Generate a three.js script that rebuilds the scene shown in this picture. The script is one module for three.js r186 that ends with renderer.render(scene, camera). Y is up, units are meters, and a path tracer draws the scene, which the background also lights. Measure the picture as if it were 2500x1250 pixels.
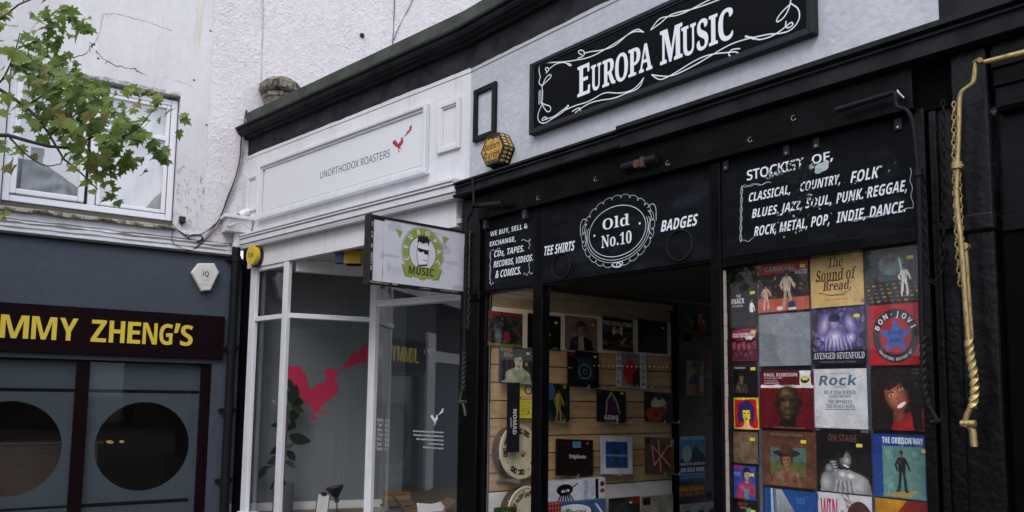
import * as THREE from 'three';
import { RoundedBoxGeometry } from 'three/addons/geometries/RoundedBoxGeometry.js';
import { mergeGeometries } from 'three/addons/utils/BufferGeometryUtils.js';
import { FontLoader } from 'three/addons/loaders/FontLoader.js';
import { RectAreaLightUniformsLib } from 'three/addons/lights/RectAreaLightUniformsLib.js';
import { TextGeometry } from 'three/addons/geometries/TextGeometry.js';

// ---------- camera, sky, sun, exposure ----------
const scene = new THREE.Scene();
const camera = new THREE.PerspectiveCamera(2 * Math.atan(777 / 1950) * 180 / Math.PI, 2500 / 1554, 0.1, 300);
camera.position.set(0, 1.6, 0);
camera.rotation.order = 'YXZ';
camera.rotation.set(5.66 * Math.PI / 180, 0, 0.782 * Math.PI / 180);
camera.setViewOffset(2500, 1554, 0, 0, 2500, 1250);          // the photograph is the upper part of a taller frame
camera.updateProjectionMatrix();
const renderer = new THREE.WebGLRenderer({ antialias: true });
renderer.setSize(1024, 512);
renderer.toneMapping = THREE.LinearToneMapping;
renderer.toneMappingExposure = 1.45;
renderer.shadowMap.enabled = true;
RectAreaLightUniformsLib.init();
const rnd = (() => { let a = 20261; return () => { a |= 0; a = a + 0x6D2B79F5 | 0; let t = Math.imul(a ^ a >>> 15, 1 | a); t = t + Math.imul(t ^ t >>> 7, 61 | t) ^ t; return ((t ^ t >>> 14) >>> 0) / 4294967296; }; })();
const R = (a, b) => a + (b - a) * rnd();
// value noise, periodic in p cells
const hash = (x, y, k) => { let h = Math.imul(x | 0, 374761393) + Math.imul(y | 0, 668265263) + Math.imul(k | 0, 974634541); h = Math.imul(h ^ h >>> 13, 1274126177); return ((h ^ h >>> 16) >>> 0) / 4294967296; };
function vn(x, y, p, k) { const xi = Math.floor(x), yi = Math.floor(y), f = x - xi, g = y - yi, u = f * f * (3 - 2 * f), v = g * g * (3 - 2 * g), m = (a) => ((a % p) + p) % p; const a = hash(m(xi), m(yi), k), b = hash(m(xi + 1), m(yi), k), c = hash(m(xi), m(yi + 1), k), d = hash(m(xi + 1), m(yi + 1), k); return a + (b - a) * u + (c - a) * v + (a - b - c + d) * u * v; }
function fbm(x, y, p, o, k) { let s = 0, a = .5, t = 0; for (let i = 0; i < o; i++) { s += a * vn(x * p, y * p, p, k + i); t += a; a *= .55; p *= 2; } return s / t; }
{ // overcast sky: brighter towards the zenith, soft cloud
  const w = 256, h = 128, d = new Float32Array(w * h * 4);
  for (let j = 0; j < h; j++) for (let i = 0; i < w; i++) {
    const el = (j + .5) / h * Math.PI - Math.PI / 2, sn = Math.sin(el), c = fbm(i / w, (j / h) * .5, 8, 4, 3);
    const l = (sn > 0 ? .92 * (1 + 2 * sn) / 3 * 1.72 : .42) * (.84 + .32 * c), o = (j * w + i) * 4;
    d[o] = l * .92; d[o + 1] = l * .985; d[o + 2] = l * 1.13; d[o + 3] = 1;
  }
  const t = new THREE.DataTexture(d, w, h, THREE.RGBAFormat, THREE.FloatType);
  t.mapping = THREE.EquirectangularReflectionMapping; t.magFilter = t.minFilter = THREE.LinearFilter; t.needsUpdate = true;
  scene.background = t; scene.environment = t;
}
const sun = new THREE.DirectionalLight(0xfff4e8, 0.9);
sun.position.set(-3, 17, 7); sun.target.position.set(0, 2, -8); sun.castShadow = true; sun.shadow.radius = 45;
Object.assign(sun.shadow.camera, { left: -16, right: 16, top: 16, bottom: -16, near: 1, far: 50 });
scene.add(sun, sun.target);

// ---------- helpers ----------
// A frame is a vertical plane in the place: s runs along it, y is up, n comes out of it.
const frame = (x, z, deg) => { const t = deg * Math.PI / 180; return { x, z, t, c: Math.cos(t), k: Math.sin(t) }; };
const PE = frame(-0.396, -6.916, -49.54), PU = frame(-0.396, -6.916, -43.61), PL = frame(-3.317, -9.698, 33.9), PM = frame(-3.051, -9.928, 20), PS = frame(-0.173, -6.823, 36), PA = frame(-2.509, -8.97, 23.571), PB = frame(-1.666, -9.338, -37), PJ = frame(-0.383, -6.9, 40.46);
const W = (f, s, y, n = 0) => new THREE.Vector3(f.x + s * f.c + n * f.k, y, f.z - s * f.k + n * f.c);
const used = new Map(), org = new WeakMap();
function numbered(n) { const k = used.get(n) || 0; used.set(n, k + 1); return k ? n + '_' + String(k).padStart(3, '0') : n; }
function thing(name, label, category, f, o = [0, 0, 0], group, kind) {
  const g = new THREE.Group(); g.name = numbered(name);
  if (f) { g.position.copy(W(f, ...o)); g.rotation.y = f.t; } else g.position.set(...o);
  if (label) g.userData.label = label; if (category) g.userData.category = category; if (group) g.userData.group = group; if (kind) g.userData.kind = kind;
  org.set(g, o); scene.add(g); return g;
}
function part(t, name, geom, mat, under, label) {            // geometry is written in the frame's s, y, n
  const o = org.get(t), m = new THREE.Mesh(geom, mat); geom.translate(-o[0], -o[1], -o[2]);
  m.name = name; m.castShadow = m.receiveShadow = true; if (label) m.userData.label = label; (under || t).add(m); return m;
}
const plain = (g) => { const a = g.index ? g.toNonIndexed() : g; for (const k of Object.keys(a.attributes)) if (!['position', 'normal', 'uv'].includes(k)) a.deleteAttribute(k); return a; };
const join = (l) => mergeGeometries(l.map(plain));
function uvm(g, sc = 1) { // uv in metres by the way each face points
  const p = g.attributes.position, n = g.attributes.normal, u = new Float32Array(p.count * 2);
  for (let i = 0; i < p.count; i++) { const a = Math.abs(n.getX(i)), b = Math.abs(n.getY(i)), c = Math.abs(n.getZ(i)); let x, y;
    if (c >= a && c >= b) { x = p.getX(i); y = p.getY(i); } else if (a >= b) { x = p.getZ(i); y = p.getY(i); } else { x = p.getX(i); y = p.getZ(i); } u[2 * i] = x * sc; u[2 * i + 1] = y * sc; }
  g.setAttribute('uv', new THREE.BufferAttribute(u, 2)); return g;
}
function uvr(g, s0, y0, s1, y1, c = [0, 0, 1, 1]) { // front faces show the rectangle c of a texture
  const p = g.attributes.position, u = new Float32Array(p.count * 2), q = (a) => Math.min(.998, Math.max(.002, a));
  for (let i = 0; i < p.count; i++) { u[2 * i] = c[0] + (c[2] - c[0]) * q((p.getX(i) - s0) / (s1 - s0)); u[2 * i + 1] = c[1] + (c[3] - c[1]) * q((p.getY(i) - y0) / (y1 - y0)); }
  g.setAttribute('uv', new THREE.BufferAttribute(u, 2)); return g;
}
function bx(s0, y0, s1, y1, n0, n1, b = .004) {
  const w = s1 - s0, h = y1 - y0, d = n1 - n0, r = Math.min(b, w / 3, h / 3, d / 3);
  const g = plain(r > 0 ? new RoundedBoxGeometry(w, h, d, 1, r) : new THREE.BoxGeometry(w, h, d));
  return uvm(g.translate((s0 + s1) / 2, (y0 + y1) / 2, (n0 + n1) / 2));
}
// a moulding: closed outline [[n, y] ...] carried along s, ends sheared by k metres of s per metre of n
function run(s0, s1, prof, k0 = 0, k1 = 0, y0 = 0) {
  const P = [], N = [], q = prof.map(([n, y]) => [n, y + y0]); let A = 0; for (let i = 0; i < q.length; i++) { const a = q[i], b = q[(i + 1) % q.length]; A += a[0] * b[1] - b[0] * a[1]; }
  if (A < 0) q.reverse();
  const tri = (a, b, c) => { const e = new THREE.Vector3().subVectors(b, a), f = new THREE.Vector3().subVectors(c, a), n = e.cross(f).normalize(); for (const v of [a, b, c]) { P.push(v.x, v.y, v.z); N.push(n.x, n.y, n.z); } };
  const V = (e, [n, y]) => new THREE.Vector3(e ? s1 + k1 * n : s0 + k0 * n, y, n);
  for (let i = 0; i < q.length; i++) { const a = q[i], b = q[(i + 1) % q.length]; tri(V(0, a), V(0, b), V(1, b)); tri(V(0, a), V(1, b), V(1, a)); }
  for (const t of THREE.ShapeUtils.triangulateShape(q.map((a) => new THREE.Vector2(...a)), [])) { tri(V(1, q[t[0]]), V(1, q[t[1]]), V(1, q[t[2]])); tri(V(0, q[t[2]]), V(0, q[t[1]]), V(0, q[t[0]])); }
  const g = new THREE.BufferGeometry(); g.setAttribute('position', new THREE.Float32BufferAttribute(P, 3)); g.setAttribute('normal', new THREE.Float32BufferAttribute(N, 3)); return uvm(g);
}
// picture-frame of four mitred-looking bars
function frameBars(s0, y0, s1, y1, w, n0, n1, b) { return join([bx(s0, y0, s0 + w, y1, n0, n1, b), bx(s1 - w, y0, s1, y1, n0, n1, b), bx(s0 + w, y1 - w, s1 - w, y1, n0, n1 - .0015, b), bx(s0 + w, y0, s1 - w, y0 + w, n0, n1 - .0015, b)]); }
const V3 = (a) => new THREE.Vector3(a[0], a[1], a[2] || 0);
function tube(pts, r, seg = 24, rad = 8, tight = .5) { return plain(new THREE.TubeGeometry(new THREE.CatmullRomCurve3(pts.map((p) => p.isVector3 ? p : V3(p)), false, 'catmullrom', tight), seg, r, rad, false)); }
function rod(a, b, r, r2 = r, rad = 12) { const p = V3(a), q = V3(b), d = q.clone().sub(p), g = new THREE.CylinderGeometry(r2, r, d.length(), rad); g.applyQuaternion(new THREE.Quaternion().setFromUnitVectors(new THREE.Vector3(0, 1, 0), d.normalize())); return plain(g.translate(...p.add(q).multiplyScalar(.5).toArray())); }
function slab(pts, d, bev = 0) { const s = new THREE.Shape(pts.map((p) => new THREE.Vector2(p[0], p[1]))); return plain(new THREE.ExtrudeGeometry(s, { depth: d, bevelEnabled: bev > 0, bevelThickness: bev, bevelSize: bev, bevelSegments: 1, curveSegments: 24 })); }
function disc(s, y, n0, n1, r, r2 = r, seg = 40) { return plain(new THREE.CylinderGeometry(r2, r, n1 - n0, seg).rotateX(Math.PI / 2).translate(s, y, (n0 + n1) / 2)); }
// ---------- textures ----------
function canvas(w, h) { const c = document.createElement('canvas'); c.width = w; c.height = h; return [c, c.getContext('2d')]; }
function tex(c, srgb = true, rep) { const t = new THREE.CanvasTexture(c); if (srgb) t.colorSpace = THREE.SRGBColorSpace; if (rep) { t.wrapS = t.wrapT = THREE.RepeatWrapping; t.repeat.set(rep, rep); } return t; }
function field(n, fn, rep, srgb = false) { // n x n periodic map, fn(u, v) gives 0..1 or [r, g, b]
  const d = new Uint8Array(n * n * 4); for (let j = 0; j < n; j++) for (let i = 0; i < n; i++) { const v = fn(i / n, j / n), o = (j * n + i) * 4, a = Array.isArray(v); for (let c = 0; c < 3; c++) d[o + c] = Math.max(0, Math.min(255, 255 * (a ? v[c] : v))); d[o + 3] = 255; }
  const t = new THREE.DataTexture(d, n, n); t.wrapS = t.wrapT = THREE.RepeatWrapping; t.magFilter = THREE.LinearFilter; t.minFilter = THREE.LinearMipmapLinearFilter; if (srgb) t.colorSpace = THREE.SRGBColorSpace; t.repeat.set(rep, rep); t.needsUpdate = true; return t;
}
// text drawn so that its ink fills a box given in metres on the board (x0, y0 low left; x1, y1 high right); slant leans it
const SERIF = 'bold 200px serif', SANS = 'bold 200px sans-serif', THIN = '200px sans-serif';
function ink(c, str, font, X0, Y0, X1, Y1, slant = 0, stroke = 0) {
  c.save(); c.font = font; c.textAlign = 'left'; c.textBaseline = 'alphabetic';
  const m = c.measureText(str), l = -m.actualBoundingBoxLeft, r = m.actualBoundingBoxRight, a = m.actualBoundingBoxAscent, d = m.actualBoundingBoxDescent, w = r - l + slant * (a + d);
  c.setTransform(1, 0, 0, 1, 0, 0); c.translate(X0, Y0); const kx = (X1 - X0) / w, ky = (Y1 - Y0) / (a + d);
  c.transform(kx, 0, -slant * kx, ky, slant * (a + d) * kx, 0); c.translate(-l, a); c.fillText(str, 0, 0);
  if (stroke) { c.lineWidth = stroke; c.lineJoin = 'round'; c.strokeStyle = c.fillStyle; c.strokeText(str, 0, 0); }
  c.restore();
}
function board(s0, y0, s1, y1, ppm) { // a canvas over a rectangle of a frame, drawn in metres
  const [cv, c] = canvas(Math.round((s1 - s0) * ppm), Math.round((y1 - y0) * ppm)), X = (s) => (s - s0) * ppm, Y = (y) => (y1 - y) * ppm;
  return { cv, c, X, Y, ppm, fill(col) { c.fillStyle = col; c.fillRect(0, 0, cv.width, cv.height); },
    text(str, font, a, slant, stroke) { ink(c, str, font, X(a[0]), Y(a[3]), X(a[2]), Y(a[1]), slant, stroke); },
    line(pts, w, col, closed) { c.strokeStyle = col; c.lineWidth = w * ppm; c.lineCap = c.lineJoin = 'round'; const q = pts.map((p) => [X(p[0]), Y(p[1])]); c.beginPath(); c.moveTo(...q[0]);
      for (let i = 1; i < q.length - 1; i++) c.quadraticCurveTo(q[i][0], q[i][1], (q[i][0] + q[i + 1][0]) / 2, (q[i][1] + q[i + 1][1]) / 2); c.lineTo(...q[q.length - 1]); if (closed) c.closePath(); c.stroke(); },
    poly(pts, col) { c.fillStyle = col; c.beginPath(); pts.forEach((p, i) => i ? c.lineTo(X(p[0]), Y(p[1])) : c.moveTo(X(p[0]), Y(p[1]))); c.closePath(); c.fill(); },
    ell(s, y, a, b, w, col, rot = 0) { c.beginPath(); c.ellipse(X(s), Y(y), a * ppm, b * ppm, rot, 0, 7); if (w) { c.lineWidth = w * ppm; c.strokeStyle = col; c.stroke(); } else { c.fillStyle = col; c.fill(); } },
    speck(n, col, r0, r1) { c.fillStyle = col; for (let i = 0; i < n; i++) { c.beginPath(); c.ellipse(R(0, cv.width), R(0, cv.height), R(r0, r1) * ppm, R(r0, r1) * ppm, R(0, 3), 0, 7); c.fill(); } } };
}
// ---------- materials (linear base colours) ----------
const mat = (r, g, b, rough, o = {}) => { const { sp, ...q } = o; const m = new THREE.MeshPhysicalMaterial({ color: new THREE.Color().setRGB(r, g, b), roughness: rough, metalness: 0, ...q }); if (sp !== undefined) m.specularIntensity = sp; return m; };
const bumpRough = field(1024, (u, v) => { const a = fbm(u, v, 40, 3, 11), b = vn(u * 90, v * 90, 90, 5); const m = .25 + .95 * fbm(u, v, 5, 4, 17), q = vn(u * 38, v * 38, 38, 8); return m * (.5 * a + .3 * Math.pow(Math.max(0, b - .35) / .65, .7) + .35 * Math.pow(Math.max(0, q - .5) * 2, 1.5)); }, .62);
const bumpSoft = field(512, (u, v) => .6 * fbm(u, v, 12, 5, 21) + .4 * fbm(u, v, 60, 2, 31), .7);
const bumpFine = field(256, (u, v) => fbm(u, v, 24, 4, 41), 2);
const colRough = field(1024, (u, v) => { const a = fbm(u, v, 6, 5, 51), b = fbm(u, v, 34, 3, 61), s = 1 - .16 * Math.pow(vn(u * 130, v * 130, 130, 63), 5), k = (.95 + .06 * (a - .5) + .06 * (b - .5)) * s; return [k, k * .985, k * .985]; }, .55, true);
const colE = field(512, (u, v) => { const a = fbm(u, v, 5, 5, 71), b = fbm(u, v, 50, 2, 81); const k = .97 + .1 * (a - .5) + .08 * (b - .5); return [k, k, k]; }, .6, true);
const colBlack = field(512, (u, v) => { const a = fbm(u, v, 7, 5, 91), b = vn(u * 70, v * 70, 70, 99), k = .55 + .5 * (a - .5) + (b > .93 ? .35 * (b - .93) / .07 : 0); return [k, k, k]; }, .8, true);
const roughBlack = field(512, (u, v) => { const a = fbm(u, v, 9, 5, 95); return .55 + .7 * (a - .5); }, .9);
const colWhite = field(1024, (u, v) => { const a = fbm(u, v, 5, 5, 141), br = fbm(u * .5, v * 6, 8, 3, 151), dr = fbm(u * 3, v * .12, 16, 3, 161), sp = vn(u * 150, v * 150, 150, 171), k = .945 + .08 * (a - .5) + .035 * (br - .5) - .22 * Math.max(0, dr - .6) - (sp > .955 ? .4 * (sp - .955) / .045 : 0); return [k, k * .995, k * .99]; }, .5, true);
const colMoss = field(512, (u, v) => { const a = fbm(u, v, 8, 5, 101), b = fbm(u * 1, v, 26, 3, 111), k = .35 + .55 * a; return [k * (.88 + .05 * b), k * (.9 + .09 * b), k * .87]; }, .8, true);
const colWood = field(512, (u, v) => { const g = fbm(u * .25, v * 2, 16, 4, 121), k = .86 + .26 * (g - .5); return [k, k * .99, k * .96]; }, 1.3, true);
const MT = {
  white: mat(.74, .745, .8, .5, { map: colE, bumpMap: bumpFine, bumpScale: .0007 }),
  whiteGloss: mat(.84, .85, .9, .36, { map: colWhite, bumpMap: bumpFine, bumpScale: .0004 }),
  upvc: mat(.8, .8, .84, .3),
  eWall: mat(.535, .55, .6, .8, { map: colE, bumpMap: bumpSoft, bumpScale: .006 }),
  roughcast: mat(.83, .81, .84, .9, { map: colRough, bumpMap: bumpRough, bumpScale: .0095 }),
  frieze: mat(.1, .097, .115, .7, { sp: .2, map: colBlack, bumpMap: bumpFine, bumpScale: .001 }),
  moss: mat(.125, .133, .122, .85, { map: colMoss, bumpMap: bumpSoft, bumpScale: .004 }),
  black: mat(.0085, .0088, .0108, .55, { map: colBlack, roughnessMap: roughBlack, bumpMap: bumpFine, bumpScale: .0012, sp: .22 }),
  blackRough: mat(.006, .006, .008, .34, { map: colBlack, bumpMap: bumpSoft, bumpScale: .0055, sp: .45 }),
  blackDull: mat(.0035, .0035, .0042, .7, { sp: .12, map: colBlack }),
  cornice: mat(.06, .061, .072, .6, { sp: .2, map: colBlack, bumpMap: bumpFine, bumpScale: .0008 }),
  greyWall: mat(.047, .06, .086, .7, { map: colE, bumpMap: bumpSoft, bumpScale: .0022 }),
  maroon: mat(.008, .0026, .0034, .5, { sp: .12, bumpMap: bumpFine, bumpScale: .0004 }),
  yellow: mat(.72, .52, .035, .45),
  steel: mat(.5, .5, .52, .35, { metalness: .9 }),
  iron: mat(.009, .009, .011, .45, { bumpMap: bumpFine, bumpScale: .0015, sp: .3 }),
  brass: mat(.52, .4, .19, .42, { metalness: .65, map: field(256, (u, v) => { const a = fbm(u, v, 7, 5, 501), k = a > .58 ? .95 - 2.2 * (a - .58) : .82 + .3 * a; return [k, k * .98, k * .93]; }, 3, true), bumpMap: bumpFine, bumpScale: .0012 }),
  rust: mat(.07, .035, .02, .9),
  glass: new THREE.MeshPhysicalMaterial({ color: 0xffffff, transmission: 1, thickness: 0, roughness: 0, ior: 1.34 }),
  cafeWall: mat(.145, .168, .175, .85, { bumpMap: bumpFine, bumpScale: .0004 }),
  dark: mat(.005, .005, .006, .9, { sp: .1 }),
  wood: mat(.64, .43, .215, .55, { map: colWood }),
  panelWhite: mat(.7, .69, .66, .6),
  paper: mat(.72, .72, .72, .8),
  rubber: mat(.012, .012, .013, .6),
};
const font = await new FontLoader().loadAsync('fonts/droid/droid_sans_bold.typeface.json');
function letterGeom(ch, s0, y0, s1, y1, n0, d, slant = 0) { // one raised letter filling a box
  const g = plain(new TextGeometry(ch, { font, size: 1, depth: 1, curveSegments: 6, bevelEnabled: false })); g.computeBoundingBox(); const b = g.boundingBox;
  g.translate(-b.min.x, -b.min.y, 0); g.scale((s1 - s0) / (b.max.x - b.min.x), (y1 - y0) / (b.max.y - b.min.y), d); return g.translate(s0, y0, n0);
}
// ---------- ground ----------
{
  const pave = new THREE.Mesh(uvm(plain(new THREE.BoxGeometry(60, .1, 60).translate(0, -.05, 0))), mat(.085, .07, .06, .85, { sp: .3, bumpMap: bumpSoft, bumpScale: .004 }));
  pave.name = 'pavement'; pave.userData.kind = 'structure'; pave.receiveShadow = true; scene.add(pave);
  const road = new THREE.Mesh(uvm(plain(new THREE.BoxGeometry(400, .1, 400).translate(0, -.17, 0))), mat(.055, .055, .058, .9)); road.name = 'road'; road.userData.kind = 'structure'; road.receiveShadow = true; scene.add(road);
}
// ---------- left building: white rendered upper floor over a grey shop ----------
{
  const t = thing('rendered_building', 'white rendered building with cracked wall over a dark grey shop front', 'building', PL, [-1.3, 0, 0]);
  const cv = board(-2.9, 3.4, -.49, 6.6, 420), c = cv.c;
  { // smooth painted render: patchy paint, hairline cracks, rust run
    const w = cv.cv.width, h = cv.cv.height, im = c.createImageData(w, h);
    for (let y = 0; y < h; y++) for (let x = 0; x < w; x++) { const u = x / w, v = y / h, a = fbm(u * .9, v * .9, 5, 5, 7), b = fbm(u, v, 80, 2, 9), st = fbm(u * .9, v * .12, 22, 3, 15), dirt = Math.max(0, fbm(u, v, 40, 4, 77) - .66) * 2.6 * Math.min(1, Math.max(0, (v - .55) * 5)) * Math.min(1, Math.max(0, (u - .6) * 4)); const k = 213 + 22 * (a - .5) + 10 * (b - .5) + 9 * (st - .5) - 210 * dirt; const o = 4 * (y * w + x); im.data[o] = k + 1; im.data[o + 1] = k - 1; im.data[o + 2] = k + 2; im.data[o + 3] = 255; }
    c.putImageData(im, 0, 0);
    const crack = (pts, wd, col) => { const q = []; for (let i = 0; i < pts.length - 1; i++) for (let k = 0; k < 9; k++) { const f = k / 9; q.push([pts[i][0] + (pts[i + 1][0] - pts[i][0]) * f + R(-.01, .01), pts[i][1] + (pts[i + 1][1] - pts[i][1]) * f + R(-.012, .012)]); } q.push(pts[pts.length - 1]); for (let i = 0; i < q.length - 1; i++) { const z = wd * (.35 + 1.3 * vn(i * .35, wd * 900, 400, 5)); cv.line([q[i], q[i + 1]], z, col); if (rnd() < .12) cv.line([q[i], [q[i][0] + R(-.05, .05), q[i][1] + R(-.06, .02)]], z * .35, col); } };
    crack([[-2.219,5.269],[-2.034,5.274],[-1.83,5.393]], .009, '#5a5450'); crack([[-1.83,5.393],[-1.795,5.494],[-1.742,5.581],[-1.712,5.72],[-1.693,5.891]], .005, '#8b8580'); crack([[-1.795,5.494],[-1.763,5.526]], .016, '#4c4743');
    crack([[-1.689,5.907],[-1.534,5.937],[-1.404,5.93],[-1.205,5.932],[-0.955,5.905]], .006, '#8a837f'); crack([[-1.738,5.446],[-1.663,5.369],[-1.499,5.322],[-1.349,5.34],[-1.202,5.292]], .009, '#57514d'); crack([[-1.807,5.491],[-1.799,5.425]], .006, '#777');
    crack([[-1.038,5.317],[-0.878,5.311],[-0.69,5.274]], .004, '#a8a2a0');
    for (let i = 0; i < 40; i++) { c.globalAlpha = .05; cv.line([[-0.659 + R(-.05, .05), 6.322 - R(-.1, .3)], [-0.659 + R(-.05, .05), 5.912 - R(-.1, .3)]], R(.006, .02), '#b5a066'); } c.globalAlpha = 1;
    // grime along the window head, rain streaks and blown patches of paint
    for (let i = 0; i < 260; i++) { const x = R(-2.5, -.8); c.globalAlpha = R(.08, .35); cv.ell(x, 5.135 + R(0, .022) * (x > -1.7 ? 1.4 : .7), R(.006, .03), R(.003, .009), 0, '#5d5650'); }
    for (let i = 0; i < 46; i++) { const x = R(-2.85, -.5), y = R(5.2, 6.4), l = R(.15, .7); c.globalAlpha = R(.02, .07); cv.line([[x, y], [x + R(-.01, .01), y - l * .5], [x + R(-.015, .015), y - l]], R(.006, .03), rnd() < .5 ? '#a8a29a' : '#ffffff'); }
    for (let i = 0; i < 90; i++) { const x = R(-.79, -.5), y = R(3.45, 4.25); c.globalAlpha = R(.1, .4); cv.ell(x, y, R(.003, .016), R(.004, .03), 0, rnd() < .6 ? '#857d75' : '#5f574f'); } c.globalAlpha = 1;
    for (const p of [[-0.522,6.02],[-0.512,4.838],[-0.68,5.358],[-1.713,5.366]]) cv.ell(p[0], p[1], .014, .012, 0, '#4a4442');
  }
  const bump = board(-2.9, 3.4, -.49, 6.6, 200); bump.fill('#808080'); bump.speck(9000, 'rgba(150,150,150,.35)', .006, .02); bump.speck(6000, 'rgba(105,105,105,.35)', .006, .02);
  const render = mat(1, 1, 1, .85, { map: tex(cv.cv), bumpMap: tex(bump.cv, false), bumpScale: .004 });
  const ws = -2.54, we = -.815, wb = 3.55, wt = 5.13;          // window opening
  const smooth = [bx(-2.9, 3.4, ws, 6.6, -.3, 0, 0), bx(we, 3.4, -.49, 6.6, -.3, 0, 0), bx(ws, wt, we, 6.6, -.3, 0, 0), bx(ws, 3.4, we, wb, -.3, 0, 0)];
  part(t, 'wall', uvr(join(smooth), -2.9, 3.4, -.49, 6.6), render, null, 'smooth white painted render with fine cracks');
  part(t, 'wall', join([bx(-.49, 3.4, 4.2, 9.6, -.3, .012, 0), bx(-2.9, 6.6, -.492, 9.6, -.3, .008, 0)]), MT.roughcast, null, 'white painted roughcast');
  // string course above the shop, paint layers with ragged lower edges
  part(t, 'string_course', join([bx(-30, 3.3, -.06, 3.4, -.3, .035, .01), bx(-30, 3.275, -.06, 3.3, -.3, .05, .006), bx(-2.9, 3.398, -.49, 3.5, -.02, .02, .004)]), MT.white);
  const rag = (y, a, d, n) => { const up = [], lo = []; for (let i = 0; i <= 60; i++) { const s = -2.9 + i * .046; up.push([s, y + d * fbm(i / 60, .3, 18, 3, n) + a]); lo.unshift([s, y - .008 + d * fbm(i / 60, .7, 14, 3, n + 3)]); } return slab([...up, ...lo], .004); };
  part(t, 'paint_edge', join([rag(3.352, .008, .05, 5).translate(0, 0, .036), rag(3.318, .004, .022, 9).translate(0, 0, .036), rag(3.40, .004, .03, 12).translate(0, 0, .02)]), mat(.22, .2, .18, .95), null, 'dark ragged edge of flaking paint');
  part(t, 'lead_flashing', join([bx(-30, 3.245, -.05, 3.278, -.3, .055, .008), bx(-1.75, 3.243, -1.74, 3.279, 0, .057, 0)]), mat(.07, .075, .085, .7, { map: colMoss, bumpMap: bumpSoft, bumpScale: .006 }));
  part(t, 'window_sill', join(Array.from({ length: 9 }, (_, i) => bx(-2.95 + i * .239, 3.487 + R(0, .006), -2.711 + i * .239 - R(.0, .004), 3.545 - R(0, .008), -.1, .075 - R(0, .008), .008))), mat(.4, .37, .32, .95, { map: field(512, (u, v) => { const a = fbm(u, v, 10, 5, 201), k = a > .5 ? 1.15 : .2 + 1.7 * (a - .15) * (.7 + .6 * vn(u * 40, v * 40, 40, 8)); return [k, k * .97, k * .9]; }, 1.6, true), bumpMap: bumpSoft, bumpScale: .012 }));
  // plastic window
  const coated = new THREE.MeshPhysicalMaterial({ color: 0xffffff, transmission: 1, thickness: 0, roughness: 0, ior: 2.35 });
  const w = part(t, 'window', frameBars(ws + .01, 3.622, we - .012, wt - .045, .07, -.17, -.07, .01), MT.upvc);
  part(t, 'mullion', bx(-1.72, 3.69, -1.645, 5.02, -.165, -.075, .008), MT.upvc, w);
  part(t, 'opening_sash', join([frameBars(-2.465, 3.705, -1.755, 5.0, .06, -.15, -.055, .012)]), MT.upvc, w);
  part(t, 'sash_frame', join([frameBars(-1.635, 3.7, -.905, 5.01, .042, -.15, -.07, .01), bx(-1.6, 4.572, -.94, 4.63, -.15, -.068, .01)]), MT.upvc, w);
  part(t, 'pane', bx(-2.41, 3.76, -1.81, 4.95, -.112, -.104, 0), coated, w); part(t, 'pane', bx(-1.6, 3.74, -.945, 4.575, -.112, -.104, 0), coated, w); part(t, 'pane', bx(-1.6, 4.625, -.945, 4.97, -.112, -.104, 0), coated, w);
  part(t, 'sill_board', bx(ws, 3.555, we, 3.615, -.25, -.085, .004), mat(.09, .08, .07, .95, { bumpMap: bumpSoft, bumpScale: .01 }), w, 'dirty stone under the window frame, coloured darker for the shadow there');  // shadow below the frame is put into this dark stone colour
  // room behind the window
  part(t, 'room', join([bx(-2.9, 3.5, -.6, 3.55, -1.6, -.3, 0), bx(-2.9, 5.2, -.6, 5.25, -1.6, -.3, 0), bx(-2.95, 3.5, -2.9, 5.25, -1.6, -.3, 0), bx(-.6, 3.5, -.55, 5.25, -1.6, -.3, 0), bx(-2.95, 3.5, -.55, 5.25, -1.65, -1.6, 0)]), mat(.5, .5, .52, .9));
  const foldSheet = (a, b, y0, y1, n0, top) => { const P = [], I = [], nx = 60, ny = 24; for (let j = 0; j <= ny; j++) for (let i = 0; i <= nx; i++) { const u = i / nx, v = j / ny; P.push(a + (b - a) * u, y0 + (top ? top(u) - y0 : y1 - y0) * v, n0 + .007 * Math.sin(u * 34 + 2 * Math.sin(v * 3)) + .02 * Math.sin(u * 7 + v * 5) + .012 * Math.sin(u * 13 - v * 17)); } for (let j = 0; j < ny; j++) for (let i = 0; i < nx; i++) { const k = j * (nx + 1) + i; I.push(k, k + 1, k + nx + 2, k, k + nx + 2, k + nx + 1); } const g = new THREE.BufferGeometry(); g.setAttribute('position', new THREE.Float32BufferAttribute(P, 3)); g.setIndex(I); g.computeVertexNormals(); return uvm(plain(g)); };
  part(t, 'added_sky_sheet', foldSheet(-1.64, -.9, 3.6, 5.05, -.2), mat(.9, .9, .93, .9, { side: THREE.DoubleSide, transmission: .3, thickness: 0 })); part(t, 'added_sky_sheet', foldSheet(-2.42, -1.76, 3.6, 5.05, -.3), mat(.85, .85, .88, .9, { side: THREE.DoubleSide, transmission: .3, thickness: 0 })); part(t, 'drape', foldSheet(-2.36, -1.78, 3.6, 5, -.24, (u) => 4.16 - .4 * u * u + .03 * Math.sin(u * 11)), mat(.5, .55, .58, .9, { side: THREE.DoubleSide }), null, 'pale blue bedding pushed against the glass');  // pale sheets added for the sky reflection in the panes; the drape is bedding
  // grey shop wall and the rest of the row, out of the frame to the left
  part(t, 'shop_wall', join([bx(-3.6, 1.95, -.02, 3.262, -.3, 0, 0), bx(-.3, 0, -.02, 1.95, -.3, .002, 0), bx(-3.6, 0, -3.0, 1.95, -.3, .002, 0)]), MT.greyWall);
  // shop window: maroon frame, frosted film with round clear spots
  const x0 = -0.237, mu = -1.652;
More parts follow.
